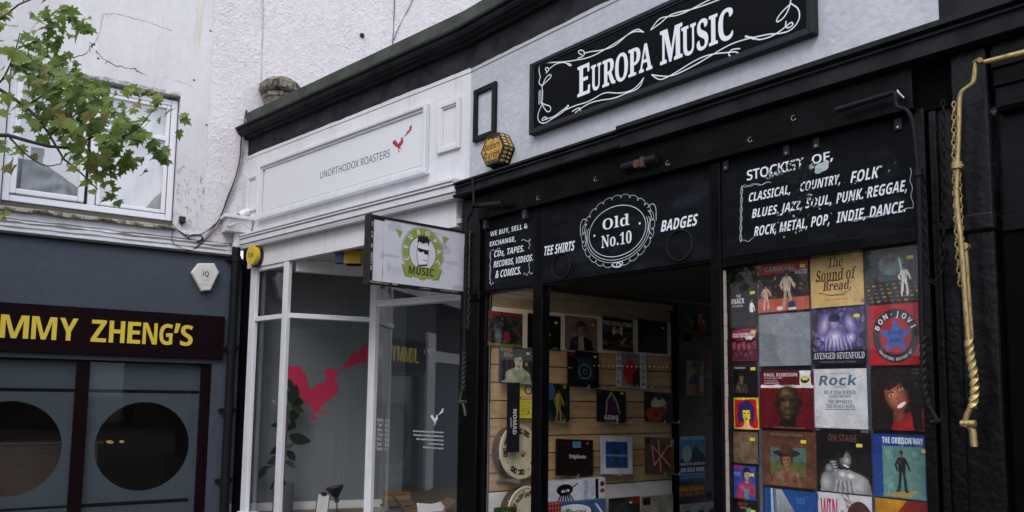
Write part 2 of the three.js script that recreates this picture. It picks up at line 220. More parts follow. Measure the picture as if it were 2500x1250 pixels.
  const sw = part(t, 'shop_window', join([bx(-3, 1.93, -.3, 1.995, -.2, -.02, .004), bx(-.405, 0, x0 + .03, 1.93, -.2, -.015, .006), bx(mu - .065, 0, mu + .065, 1.93, -.2, -.015, .006), bx(-3, 0, -2.93, 1.93, -.2, -.015, .006), bx(-3, 0, -.3, .18, -.2, -.01, .006)]), MT.maroon);
  const shopGlass = new THREE.MeshPhysicalMaterial({ color: 0xffffff, transmission: 1, thickness: 0, roughness: 0, ior: 1.3 });
  for (const [a, b] of [[-2.93, mu - .065], [mu + .065, -.405]]) part(t, 'pane', bx(a, .18, b, 1.93, -.088, -.08, 0), shopGlass, sw);
  const film = (a, b, cx) => { const s = new THREE.Shape([[a, .18], [b, .18], [b, 1.93], [a, 1.93]].map((p) => new THREE.Vector2(...p))), h = new THREE.Path(); h.absellipse(cx, .99, .495, .5, 0, 6.2832, true); s.holes.push(h); return plain(new THREE.ExtrudeGeometry(s, { depth: .002, bevelEnabled: false, curveSegments: 48 })).translate(0, 0, -.094); };
  const fm = mat(.049, .066, .08, .9, { bumpMap: bumpFine, bumpScale: .0003 });
  part(t, 'frosted_film', film(-2.93, mu - .06, -2.298), fm, sw); part(t, 'frosted_film', film(mu + .06, -.4, -0.992), fm, sw);
  for (const g of [bx(-2.93, 1.592, -.41, 1.629, -.0922, -.0905, 0), bx(-2.93, .345, mu - .065, .372, -.0922, -.0905, 0), bx(mu + .065, 0.336, -.47, 0.378, -.0922, -.0905, 0)]) part(t, 'film_stripe', g, MT.dark, sw);
  // inside the shop: timber lined wall, dark room
  part(t, 'counter', join([bx(-3.3, 0, -1.35, .98, -1.5, -.9, .01), bx(-3.35, .98, -1.3, 1.02, -1.55, -.86, .006)]), mat(.16, .1, .07, .5, { map: colWood }), null, 'brown timber counter inside the shop');
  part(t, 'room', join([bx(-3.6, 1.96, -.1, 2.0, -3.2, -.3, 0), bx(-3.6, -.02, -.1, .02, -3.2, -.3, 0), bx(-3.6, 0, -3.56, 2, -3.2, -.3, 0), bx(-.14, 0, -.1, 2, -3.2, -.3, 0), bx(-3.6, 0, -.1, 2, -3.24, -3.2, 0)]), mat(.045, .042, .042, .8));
}
{ // two small warm lamps seen through the right round window
  for (const [i, [s, y]] of [[-1.19,0.982], [-1.056,0.984]].entries()) {
    const t = thing('wall_lamp', ['warm glowing lamp inside the grey shop, left of two', 'warm glowing lamp inside the grey shop, right of two'][i], 'lamp', PL, [s, y - .03, -1.2]);
    part(t, 'glowing_bulb', plain(new THREE.SphereGeometry(1, 16, 10).scale(.045 - .016 * i, .02 - .003 * i, .02).rotateZ(-.18).translate(s, y, -1.2)), mat(.9, .6, .25, .5, { emissive: new THREE.Color(1, .62, .22), emissiveIntensity: .16 }));
    part(t, 'wall_bracket', bx(s - .02, y - .05, s + .02, y - .018, -1.26, -1.2, .004), MT.iron);
  }
}
{ // white door surround beside the grey shop, mirrored in the cafe door
  const t = thing('door_surround', 'white painted door surround left of the grey shop window', 'door', PL, [-3.3, 0, 0]); part(t, 'post', bx(-3.5, 0, -3.16, 2.7, -.02, .06, .01), MT.whiteGloss); part(t, 'lintel', bx(-4.7, 2.2, -3.505, 2.4, -.02, .05, .01), MT.whiteGloss); part(t, 'door_leaf', bx(-4.7, 0, -3.52, 2.19, -.02, .01, .004), MT.greyWall);
}
{ // rest of the terrace to the left: only seen as a reflection in the record shop glass
  const t = thing('neighbouring_building', 'long white terrace building continuing left of the grey shop', 'building', PL, [-16, 0, 0]);
  part(t, 'wall', bx(-30, 3.4, -2.9, 8.5, -.3, 0, 0), MT.roughcast); part(t, 'shop_front', join([bx(-30, 0, -3.6, 3.25, -.3, -.01, 0), bx(-28, .6, -20, 2.2, -.2, .0, 0)]), MT.blackDull);
  part(t, 'fascia', bx(-14, 2.35, -5, 2.95, -.02, .03, .004), mat(.16, .012, .014, .5));
  const wm = mat(.05, .055, .06, .1); for (let i = 0; i < 6; i++) part(t, 'window', bx(-6.6 - i * 4, 4, -5 - i * 4, 5.6, -.02, .01, .004), wm);
}
{ // two tall houses across the street, mirrored in the upstairs window
  const f = frame(12.965, 15.32, -142.93), brick = mat(.1, .07, .058, .9, { map: colE }), slate = mat(.05, .05, .056, .8);
  const t = thing('gabled_house', 'tall brick house with sloping slate roof and chimney across the street', 'building', f, [0, 0, 0]);
  part(t, 'wall', slab([[1.55, 0], [1.55, 11.5], [.3, 11.4], [-1.8, 10.05], [-1.8, 0]], 6).translate(0, 0, -6), brick); part(t, 'roof', slab([[1.7, 11.5], [1.7, 11.62], [.3, 11.54], [-1.95, 10.1], [-1.95, 9.98], [.3, 11.41]], 6.4).translate(0, 0, -6.2), slate);
  const ch = part(t, 'chimney', bx(.3, 11.2, .74, 12.2, -1.4, -.4, .02), brick); part(t, 'chimney_cap', bx(.26, 12.2, .78, 12.32, -1.44, -.36, .02), slate, ch);
  const u = thing('gabled_house', 'second tall brick house with slate roof across the street', 'building', f, [-6, 0, 0]);
  part(u, 'wall', slab([[-3.95, 0], [-3.95, 10.0], [-4.24, 10.5], [-4.6, 10.9], [-9, 11.1], [-9, 0]], 6).translate(0, 0, -6), brick); part(u, 'roof', slab([[-3.8, 9.95], [-4.24, 10.6], [-4.6, 11.0], [-9.1, 11.2], [-9.1, 11.08], [-4.6, 10.88], [-4.24, 10.48], [-3.95, 10]], 6.4).translate(0, 0, -6.2), slate);
}
{ // fascia board with raised yellow letters
  const [s1] = [-0.19,2.514], y0 = 2.003, y1 = 2.52;
  const t = thing('shop_sign', 'dark maroon fascia board with big yellow capital letters over round windows', 'shop sign', PL, [-1.6, y0, .0]);
  part(t, 'board', bx(-3.1, y0, s1, y1, -.01, .05, .006), mat(.0085, .0026, .0038, .55, { sp: .12, bumpMap: bumpFine, bumpScale: .0005 }));
  const yt = 2.39, yb = 2.146, L2 = [['M', 3, 65], ['M', 71, 128], ['Y', 134, 177], ['Z', 209, 246], ['H', 253, 292], ['E', 299, 332], ['N', 338, 376], ['G', 382, 417], ['S', 439, 473]];
  const k = (x) => -2.4535 + (x - 3) * (-0.539 - -2.444) / 470 + (x - 3) * (473 - x) * 1.6e-7;
  for (const [ch, a, b] of L2) part(t, 'letter', letterGeom(ch, k(a), yb, k(b), yt, .05, .016), MT.yellow);
  part(t, 'letter', letterGeom('I', k(-20), yb, k(-5), yt, .05, .016), MT.yellow); part(t, 'letter', letterGeom('J', k(-68), yb, k(-29), yt, .05, .016), MT.yellow);
  part(t, 'letter', letterGeom(',', k(421), yt - .1, k(437), yt + .012, .05, .016), MT.yellow, null, 'yellow apostrophe');
}
function printed(t, name, cv, s0, y0, s1, y1, n, o = {}, under) { return part(t, name, uvr(bx(s0, y0, s1, y1, n, n + .0022, 0), s0, y0, s1, y1), mat(1, 1, 1, .5, { map: tex(cv), ...o }), under); }
{ // hexagonal alarm with iQ
  const q = [[-0.593,3.012],[-0.525,3.117],[-0.358,3.135],[-0.301,3.046],[-0.385,2.831],[-0.473,2.814]], [cx, cy] = [-0.443,2.973];
  const t = thing('alarm_box', 'white six-sided alarm box lettered iQ on the dark grey wall', 'alarm box', PL, [cx, q[4][1], 0]);
  const big = q.map(([s, y]) => [cx + (s - cx) * 1.0, cy + (y - cy) * 1.0]);
  part(t, 'housing', slab(big, .05, .012).translate(0, 0, .015), mat(.66, .66, .62, .4));
  part(t, 'back_plate', slab(big.map(([s, y]) => [cx + (s - cx) * .93, cy + (y - cy) * .93 - .012]), .016).translate(0, 0, -.001), MT.dark);
  const b = board(cx - .11, cy - .1, cx + .11, cy + .11, 900); b.fill('#d3d2cb'); b.line([[cx - .07, cy - .035], [cx - .07, cy + .095], [cx + .07, cy + .095], [cx + .07, cy - .035]].flatMap((p) => [p, p]), .003, '#777', true); b.c.fillStyle = '#222';
  b.text('iQ', SANS, [cx - .05, cy - .012, cx + .052, cy + .078]); b.c.fillStyle = '#888'; b.text('0121 883 5000', THIN, [cx - .06, cy - .056, cx + .062, cy - .042]); b.text('ring', THIN, [cx - .016, cy - .083, cx + .02, cy - .066]);
  printed(t, 'print', b.cv, cx - .075, cy - .09, cx + .075, cy + .1, .0785);
}
{ const [s, y] = [-0.729,3.63]; const t = thing('sensor_box', 'small black box fixed on white wall under the upstairs window corner', 'sensor', PL, [s, y - .04, 0]); part(t, 'housing', bx(s - .034, y - .035, s + .034, y + .04, 0, .06, .008), MT.rubber); part(t, 'cable_gland', rod([s, y - .06, .02], [s, y - .034, .02], .008), MT.rubber); }
{ // rainwater hopper and downpipe in the corner
  const n = .1, t = thing('drainpipe', 'black drainpipe with white rainwater hopper in the corner of the two buildings', 'drainpipe', PL, [-.1, 0, n]);
  const h0 = -0.292, h1 = 0.005, ht = 3.725, hb = 3.536;
  part(t, 'hopper', join([run(h0 + .02, h1 + .02, [[.0, hb], [.21, hb], [.25, ht - .035], [0, ht - .035]]), bx(h0 - .015, ht - .04, h1 + .03, ht, -.0, .275, .008), tube(Array.from({ length: 13 }, (_, i) => [h0 + .03 + (h1 - h0 - .02) * i / 12, ht - .1 + .035 * Math.sin(i / 12 * 6.28 - 1.9), .236]), .007, 40, 6)]), MT.whiteGloss);
  const px = -0.109, pb = -0.075;
  part(t, 'outlet', join([rod([px + .01, hb + .01, .12], [px, 3.36, .1], .052, .05)]), MT.whiteGloss, null, 'white painted pipe outlet');
  part(t, 'pipe', rod([px, 3.37, .1], [px, 0, .1], .05, .05, 18), MT.iron);
  for (const y of [3.22, 2.142, 1.401, 0.575]) part(t, 'collar', join([disc(0, 0, -.035, .035, .062).rotateX(Math.PI / 2).translate(px, y, .1), bx(px - .1, y - .022, px + .1, y + .022, .01, .05, .006)]), MT.iron);
  part(t, 'inlet_pipe', tube([[h1 + .06, 3.83, .1], [h1 - .02, 3.81, .11], [h1 - .1, 3.75, .12]], .045, 10, 10), MT.whiteGloss);
}
{ // cables
  const cable = (label, n, r, p, m) => { const t = thing('cable', label, 'cable', PL, [p[0][0], p[0][1], n]); part(t, 'wire', tube(p.map((q, i) => [q[0], q[1], n + .012 * Math.sin(i * 2.1)]), r, p.length * 8, 6), m || MT.rubber); return t; };
  const t = cable('thick black bundled cable running down the roughcast corner', .03, .013, [[-0.048,5.109],[-0.065,4.948],[-0.089,4.708],[-0.098,4.462],[-0.15,4.205],[-0.214,3.991],[-0.276,3.778],[-0.341,3.628],[-0.442,3.465],[-0.596,3.278]]);
  part(t, 'wire', tube([[-0.058,4.996],[-0.084,4.678],[-0.093,4.443],[-0.149,4.175],[-0.204,3.978],[-0.267,3.776],[-0.336,3.615],[-0.477,3.423]].map((q) => [...q, .05]), .008, 60, 6), mat(.3, .29, .28, .6));
  part(t, 'wire', tube([[-0.088,4.627],[-0.097,4.392],[-0.165,4.139],[-0.241,3.898],[-0.313,3.685],[-0.4,3.533],[-0.501,3.386],[-0.598,3.281]].map((q) => [...q, .042]), .009, 60, 6), MT.rubber);
  cable('thin black cable looping from window corner to the cable bundle', .03, .006, [[-0.848,3.575],[-0.781,3.51],[-0.688,3.464],[-0.582,3.462],[-0.477,3.51],[-0.378,3.603],[-0.31,3.683]]);
  cable('black cable coiled in a small loop above the grey shop', .03, .007, [[-0.791,3.519],[-0.72,3.469],[-0.64,3.42],[-0.601,3.376],[-0.51,3.417],[-0.503,3.472],[-0.569,3.474],[-0.641,3.445],[-0.643,3.391],[-0.577,3.369],[-0.518,3.396],[-0.479,3.45]]);
  cable('thin grey cable hanging to the string course', .06, .004, [[-0.819,3.501],[-0.837,3.425],[-0.829,3.363],[-0.777,3.311],[-0.694,3.282],[-0.598,3.278]]);
  cable('pale thin cable running down behind the hopper', .03, .005, [[-0.309,3.673],[-0.291,3.594],[-0.254,3.519],[-0.211,3.433],[-0.164,3.348],[-0.112,3.283]], mat(.6, .58, .55, .6));
  cable('thin black cable hanging down the upper roughcast wall', .02, .006, [[1.912,7.264],[1.913,7.023],[1.92,6.785],[1.909,6.543],[1.901,6.409]]);
  cable('thin black cable slanting across the upper roughcast wall', .02, .005, [[2.225,7.324],[2.153,7.124],[2.063,6.916],[1.973,6.71],[1.915,6.556]]);
  cable('faint thin cable on roughcast wall left of the stone cap', .02, .005, [[0.083,6.703],[0.102,6.272],[0.114,5.897],[0.119,5.548]], mat(.45, .43, .44, .8));
  const [s, y] = [1.45,6.5]; const b = thing('wall_fixing', 'small round weathered fixing on the upper roughcast wall', 'fixing', PL, [s, y, .01]); part(b, 'plate', disc(s, y, .01, .035, .035, .028, 14), MT.rust); part(b, 'bolt', disc(s, y, .03, .06, .013, .013, 8), MT.rust);
}
// ---------- middle: white single storey cafe ----------
const KM = Math.tan(5.93 / 2 * Math.PI / 180);   // mitre where the two frontages meet
{
  const t = thing('cafe_building', 'white painted cafe frontage with dark cornice and angled glazed entrance', 'building', PU, [-2, 0, 0]);
  const a = -4.03, e = 0;
  part(t, 'fascia_wall', bx(a, 3.36, e + .02, 4.52, -.3, 0, 0), MT.whiteGloss);
  part(t, 'frieze', join([bx(a, 4.52, e + .02, 4.86, -.3, .005, 0)]), MT.frieze);
  { const pts = [], lo = []; for (let i = 0; i <= 80; i++) { const s = a + i * (4.03 / 80); pts.push([s, 4.528 + .02 * fbm(i / 80, .2, 22, 3, 44)]); } lo.push([0, 4.5], [a, 4.5]); part(t, 'paint_edge', slab([...pts, ...lo], .003).translate(0, 0, .0035), MT.whiteGloss, null, 'uneven hand painted edge'); }
  part(t, 'cornice', join([run(a - .12, e, [[0, 4.735], [.05, 4.74], [.06, 4.765], [.1, 4.77], [.115, 4.79], [0, 4.79]], 0, KM), run(a - .16, e, [[0, 4.79], [.13, 4.79], [.145, 4.815], [.145, 4.845], [.17, 4.85], [.17, 4.872], [0, 4.88]], 0, KM)]), MT.cornice);
  for (let i = 0; i < 5; i++) part(t, 'coping_stone', run(-3.9 + i * .78, -3.9 + i * .78 + .777, [[-.35, 4.87], [.11, 4.87], [.1, 5.04], [.05, 5.06], [-.35, 5.06]]), MT.moss);
  // sunk sign panel with a moulded frame; small panels either side
  const [p0, q0, p1, q1] = [-3.641,3.717,-0.576,4.331];
  part(t, 'panel_frame', join([frameBars(p0 - .03, q0 - .03, p1 + .02, q1 + .02, .045, 0, .055, .012), frameBars(p0 + .015, q0 + .015, p1 - .025, q1 - .025, .025, 0, .035, .008), bx(p0 - .05, q0 - .055, p1 + .04, q0 - .03, 0, .07, .01)]), MT.whiteGloss);
  for (const b of [[-0.425,3.825,-0.116,4.301], [-3.998,3.811,-3.709,4.278]]) part(t, 'panel_moulding', join([frameBars(b[0], b[1], b[2], b[3], .05, 0, .028, .008), frameBars(b[0] + .045, b[1] + .045, b[2] - .045, b[3] - .045, .02, 0, .016, .005)]), MT.whiteGloss);
  // lower cornice and header
  part(t, 'lower_cornice', join([run(a + .06, e - .07, [[0, 3.345], [.09, 3.345], [.1, 3.375], [.1, 3.385], [.088, 3.387], [.088, 3.392], [.115, 3.397], [.115, 3.45], [.103, 3.452], [.103, 3.457], [.13, 3.462], [.13, 3.476], [.118, 3.478], [.118, 3.484], [.14, 3.49], [.14, 3.51], [0, 3.53]])]), MT.whiteGloss);
  part(t, 'header', bx(-3.9, 3.107, -.15, 3.36, -.06, .01, .006), MT.whiteGloss);
  part(t, 'corner_pier', join([bx(a, 0, -3.825, 3.36, -.045, 0, .01), bx(a - .04, 2.7, a + .06, 3.4, -.2, -.02, .005)]), MT.blackRough, null, 'black painted pier at the inner corner');
  part(t, 'soffit', bx(-3.9, 3.14, -.1, 3.18, -2.4, .0, 0), mat(.5, .5, .5, .8));
  // window frame: narrow front light, then a splayed light running back to the door
  const yb = .18, tr0 = 2.457, tr1 = 2.514, f0 = -3.779, f1 = -3.032, g1 = 3.13;
  const fr = part(t, 'window_frame', join([bx(-3.824, yb, -3.69, g1 - .002, -.05, .0, .008), bx(f0 + .06, tr0, f1, tr1, -.06, -.006, .008), bx(f0 + .06, g1 - .07, f1, g1 - .003, -.06, -.006, .008), bx(f0 - .06, yb - .08, f1 + .05, yb + .05, -.14, .03, .01)]), MT.whiteGloss, null, 'white painted timber window frame');
  part(t, 'pane', bx(f0 + .05, yb, f1 + .02, tr0 + .01, -.07, -.064, 0), MT.glass, fr); part(t, 'pane', bx(f0 + .05, tr1 - .01, f1 + .02, g1 - .06, -.07, -.064, 0), MT.glass, fr);
  const post = bx(-3.068, yb, -2.961, 3.139, -.05, .004, .01); part(t, 'post', post, MT.whiteGloss, fr);
}
{ // splayed light
  const t = thing('shop_window', 'large angled cafe pane with white transom beside the recessed entrance', 'window', PA, [.45, 0, 0]), L2 = .92, tr0 = 2.457, tr1 = 2.514;
  part(t, 'window_frame', join([bx(.0, tr0, L2, tr1, -.06, .03, .008), bx(.05, .1, L2, .23, -.06, .04, .008), bx(.05, 2.99, L2, 3.139, -.06, .03, .008)]), MT.whiteGloss);
  part(t, 'pane', bx(.05, .23, L2, tr0 + .01, -.02, -.014, 0), MT.glass); part(t, 'pane', bx(.05, tr1 - .01, L2, 3.0, -.02, -.014, 0), MT.glass);
}
{ // recessed door light
  const t = thing('shop_door', 'white framed glazed cafe door with opening hours lettered on the glass', 'door', PB, [.6, 0, 0]), tr0 = 2.62, tr1 = 2.683, b = 0.09;
  part(t, 'door_frame', join([bx(0.005, .1, 0.115, 3.139, -.04, .02, .01), bx(b + .065, tr0, 1.75, tr1, -.06, .05, .008), bx(b + .065, tr1 - .012, 1.75, tr1 + .012, -.03, .065, .006), bx(b + .065, .1, 1.75, .22, -.05, .05, .008), bx(1.7, .1, 1.8, 3.139, -.07, .05, .01)]), MT.whiteGloss);
  const shiny = new THREE.MeshPhysicalMaterial({ color: 0xffffff, transmission: 1, thickness: 0, roughness: 0, ior: 1.8 }); part(t, 'pane', bx(b + .06, .2, 1.72, tr0 + .01, -.003, .003, 0), shiny); part(t, 'pane', bx(b + .06, tr1 - .01, 1.72, 3.138, -.003, .003, 0), shiny);
  const vinyl = (name, s0, y0, s1, y1, ppm, draw) => { const q = board(s0, y0, s1, y1, ppm); q.c.clearRect(0, 0, 9999, 9999); q.c.fillStyle = name === 'opening_hours' ? '#b4bdc1' : '#c9d0d4'; draw(q); part(t, name, uvr(bx(s0, y0, s1, y1, .005, .0056, 0), s0, y0, s1, y1), mat(1, 1, 1, .6, { map: tex(q.cv), transparent: true, alphaTest: .3 })); };
  const [h0, k0, h1, k1] = [0.176,0.972,0.381,1.349];
  vinyl('opening_hours', h0, k0, h1, k1, 900, (q) => { const d = ['Mon:', 'Tue:', 'Wed:', 'Thu:', 'Fri:', 'Sat:', 'Sun:'], st = (k1 - k0) / 7, w = h1 - h0; d.forEach((x, i) => { const y = k1 - (i + .85) * st; q.text(x, THIN, [h0 + .004, y, h0 + w * (.4 + .1 * (i % 3 === 0)), y + st * .72], 0, 1); q.text(i < 6 ? '9-5' : '11-', THIN, [h0 + w * .66, y - st * .1, h1 - .004, y + st * .62], 0, 1); }); });
  const [u0, v0, u1, v1] = [0.746,1.024,1.198,1.235];
  vinyl('notice', u0, v0, u1, v1, 900, (q) => ['we are speciality coffee roasters', 'that gives us unique control over', 'the complex flavours that you', 'taste in the cup', 'welcome to our space'].forEach((x, i) => { const st = (v1 - v0) / 5, w = (u1 - u0) * [1, .98, .88, .46, .66][i]; q.text(x, SANS, [u1 - w, v1 - (i + .8) * st, u1 - .002, v1 - (i + .12) * st], 0, 0); }));
  const [c0, d0, c1, d1] = [1.001,1.292,1.185,1.476];
  const z = roosterShapes(c0, d0, c1, d1); part(t, 'rooster_emblem', join(z.map((p) => slab(p, .0008))).translate(0, 0, .0048), mat(.8, .82, .84, .6), null, 'small white rooster on the glass');
}
// the rooster emblem as outlines filling a box
function roosterShapes(s0, y0, s1, y1) {
  const body = [[0, 78], [6, 92], [16, 96], [27, 88], [34, 75], [38, 66], [44, 60], [52, 66], [58, 72], [63, 76], [64, 84], [62, 92], [66, 97], [70, 92], [74, 96], [78, 90], [84, 89], [78, 84], [76, 78], [82, 70], [82, 60], [75, 50], [64, 38], [56, 30], [57, 25], [70, 22], [74, 16], [68, 19], [54, 21], [51, 21], [50, 6], [60, 3], [42, 0], [46, 6], [47, 26], [42, 34], [32, 40], [22, 52], [10, 64]];
  const flame = [[84, 91], [98, 110], [108, 120], [108, 132], [114, 124], [124, 138], [123, 148], [134, 160], [141, 158], [140, 140], [137, 126], [124, 114], [108, 106]];
  const f = ([x, y]) => [s0 + (s1 - s0) * x / 141, y0 + (y1 - y0) * y / 160]; return [body.map(f), flame.map(f)];
}
{ // cafe sign
  const [s0, y0, s1, y1] = [-3.563,3.767,-0.636,4.303];
  const t = thing('shop_sign', 'white panel sign with thin grey capitals and a small red rooster', 'shop sign', PU, [(s0 + s1) / 2, y0, .0]);
  const b = board(s0, y0, s1, y1, 380); b.fill('#e4e5ea'); b.c.fillStyle = '#33343b'; const T = [-2.362,3.944,-1.135,4.025], T0 = 3.944, T1 = 4.025;
  b.text('UNORTHODOX ROASTERS', THIN, [T[0], T0, T[2], T1 > T0 + .05 ? T1 : T0 + .14]);
  part(t, 'panel', uvr(bx(s0, y0, s1, y1, -.01, .017, 0), s0, y0, s1, y1), mat(.95, .95, .95, .4, { map: tex(b.cv) }));
  const r = [-1.095,3.963,-0.8,4.193]; part(t, 'rooster_emblem', join(roosterShapes(...r).map((p) => slab(p, .002))).translate(0, 0, .0165), mat(.36, .02, .045, .5));
}
{ // weathered stone cap on the parapet
  const [s, y] = [-3.835,5.259]; const t = thing('stone_cap', 'round weathered stone pier cap standing on the parapet corner', 'stone cap', PU, [s, 4.9, -.3]);
  const m = mat(.46, .45, .43, .95, { map: field(256, (u, v) => { const a = fbm(u, v, 8, 5, 301), b = fbm(u, v * .25, 30, 3, 311), k = .35 + .7 * a - 1.1 * Math.max(0, b - .5); return [k, k * .95, k * .88]; }, 1.4, true), bumpMap: bumpFine, bumpScale: .006 });
  const lathe = (p) => { const g = plain(new THREE.LatheGeometry(p.map((q) => new THREE.Vector2(...q)), 8)).rotateY(.3); g.computeVertexNormals(); return uvm(g.translate(s, 0, -.3)); };
  part(t, 'pier', lathe([[0, 4.85], [.2, 4.85], [.2, y + .02], [.215, y + .04], [.215, y + .095], [0, y + .095]]), m); part(t, 'cap', lathe([[.001, y + .1], [.235, y + .1], [.268, y + .125], [.272, y + .15], [.258, y + .155], [.258, y + .225], [.24, y + .24], [.15, y + .3], [.001, y + .312]]), m);
}
{ // round yellow alarm
  const [s, y] = [-3.644,3.238]; const t = thing('alarm_box', 'round yellow alarm box lettered Yale at the corner of the cafe window', 'alarm box', PU, [s, y - .13, .01]);
  part(t, 'housing', disc(s, y, .03, .1, .125, .118), MT.yellow); part(t, 'base', disc(s + .005, y - .012, .01, .05, .128), mat(.01, .012, .05, .4));
  const q = board(s - .1, y - .1, s + .1, y + .1, 900); q.fill('#dcbc3a'); q.c.fillStyle = '#1c1a10'; q.text('Yale', SANS, [s - .075, y - .03, s + .055, y + .04]);
  part(t, 'print', uvr(disc(s, y, .1, .1015, .099), s - .1, y - .1, s + .1, y + .1), mat(.95, .95, .95, .45, { map: tex(q.cv) }));
}
{ // yellow and blue alarm under the entrance soffit
  const o = [-1.743,3.039,-8.399], t = thing('alarm_box', 'ribbed yellow alarm box with blue end under the cafe entrance ceiling', 'alarm box', null, o); t.rotation.y = -.2; org.set(t, [0, 0, 0]);
  part(t, 'housing', join([bx(-.04, -.055, .15, .09, -.06, .05, .01), ...Array.from({ length: 8 }, (_, i) => bx(-.035 + i * .022, -.05, -.024 + i * .022, .085, .05, .057, .003))]), mat(.55, .33, .02, .5)); part(t, 'end_cap', bx(-.15, -.045, -.041, .09, -.055, .045, .01), mat(.012, .03, .12, .4)); part(t, 'lens', bx(-.02, -.068, .13, -.054, -.04, .03, .004), MT.dark);
}
// ---------- inside the cafe ----------
const poly = (pts, y0, y1) => { const s = new THREE.Shape(pts.map((p) => new THREE.Vector2(p[0], -p[1]))); return uvm(plain(new THREE.ExtrudeGeometry(s, { depth: y1 - y0, bevelEnabled: false }).rotateX(-Math.PI / 2).translate(0, y0, 0))); };
{
  const t = thing('cafe_interior', 'grey painted cafe room behind the angled window', 'room', null, [0, 0, 0], null, 'structure'); delete t.userData.category;
  const P = (f, s, n) => { const v = W(f, s, 0, n); return [v.x, v.z]; };
  const inside = [P(PU, -3.95, -.1), P(PU, -.1, -.1), P(PE, .25, -.15), P(PS, 3.6, -.06), P(PM, 4.6, -2.35), P(PM, 1.6, -2.35), P(PM, 1.6, -.08), P(PM, -.5, -.08)];
  part(t, 'floor', poly(inside, .1, .18), mat(.2, .145, .095, .5, { map: colWood })); part(t, 'ceiling', poly(inside, 3.2, 3.24), mat(.3, .3, .3, .9)); part(t, 'roof', poly([P(PU, -4, -.2), P(PU, .1, -.2), P(PE, 6, -.2), P(PE, 6, -5), P(PL, 5, .03), P(PL, .05, .03)], 4.8, 4.88), MT.moss);
  const place = (f, name, g, m) => { const p = part(t, name, g, m); p.position.set(f.x, 0, f.z); p.rotation.y = f.t; return p; };
  place(PM, 'wall', bx(-.75, .1, 1.76, 3.2, -.06, 0, 0), MT.cafeWall); place(PM, 'skirting', bx(-.5, .18, 1.765, .278, 0, .02, .004), mat(.62, .62, .62, .5));
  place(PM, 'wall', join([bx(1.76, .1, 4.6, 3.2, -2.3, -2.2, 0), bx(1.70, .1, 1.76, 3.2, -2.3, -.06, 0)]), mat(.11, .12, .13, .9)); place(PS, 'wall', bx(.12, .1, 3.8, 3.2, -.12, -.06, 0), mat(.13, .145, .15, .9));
}
{ // big rooster on the wall
  const body = [[0.252,2.002],[0.279,1.951],[0.363,1.954],[0.413,1.945],[0.492,1.849],[0.515,1.782],[0.534,1.685],[0.57,1.67],[0.633,1.723],[0.724,1.755],[0.751,1.855],[0.714,1.869],[0.737,1.948],[0.764,1.922],[0.778,1.959],[0.81,1.924],[0.846,1.924],[0.887,1.936],[0.862,1.894],[0.92,1.879],[0.859,1.841],[0.85,1.794],[0.893,1.748],[0.902,1.649],[0.852,1.602],[0.752,1.523],[0.67,1.424],[0.696,1.399],[0.783,1.394],[0.8,1.343],[0.768,1.363],[0.758,1.379],[0.621,1.383],[0.618,1.311],[0.684,1.296],[0.594,1.285],[0.563,1.296],[0.588,1.311],[0.589,1.408],[0.552,1.475],[0.48,1.505],[0.422,1.586],[0.369,1.672],[0.264,1.696]], flame = [[0.919,1.905],[0.968,1.99],[1.012,2.06],[1.053,2.109],[1.072,2.167],[1.092,2.168],[1.126,2.121],[1.175,2.213],[1.22,2.295],[1.218,2.204],[1.258,2.275],[1.3,2.287],[1.308,2.042],[1.197,2.028],[1.109,1.999],[1.016,1.955]];
  const t = thing('wall_mural', 'large dark red rooster silhouette breathing flame on the cafe wall', 'mural', PM, [body[0][0] + .3, 1.1, 0]);
  const m = mat(.55, .014, .075, .7); part(t, 'rooster', slab(body, .003).translate(0, 0, .002), m); part(t, 'flame', slab(flame, .003).translate(0, 0, .002), m);
}
const leafGeo = (() => { const P = [], N = 8, v = []; for (let i = 0; i <= N; i++) { const u = i / N, w = .5 * Math.pow(Math.sin(Math.PI * Math.pow(u, .85)), .8) * .46, z = -.16 * u * u; v.push([[0, u, z], [w, u, z + .1 * w - .02], [-w, u, z + .1 * w - .02]]); } for (let i = 0; i < N; i++) for (const k of [1, 2]) { const a = v[i][0], b = v[i][k], c = v[i + 1][k], d = v[i + 1][0]; if (k === 1) P.push(a, b, c, a, c, d); else P.push(a, c, b, a, d, c); } const g = new THREE.BufferGeometry(); g.setAttribute('position', new THREE.Float32BufferAttribute(P.flat(), 3)); g.computeVertexNormals(); return uvm(g); })();
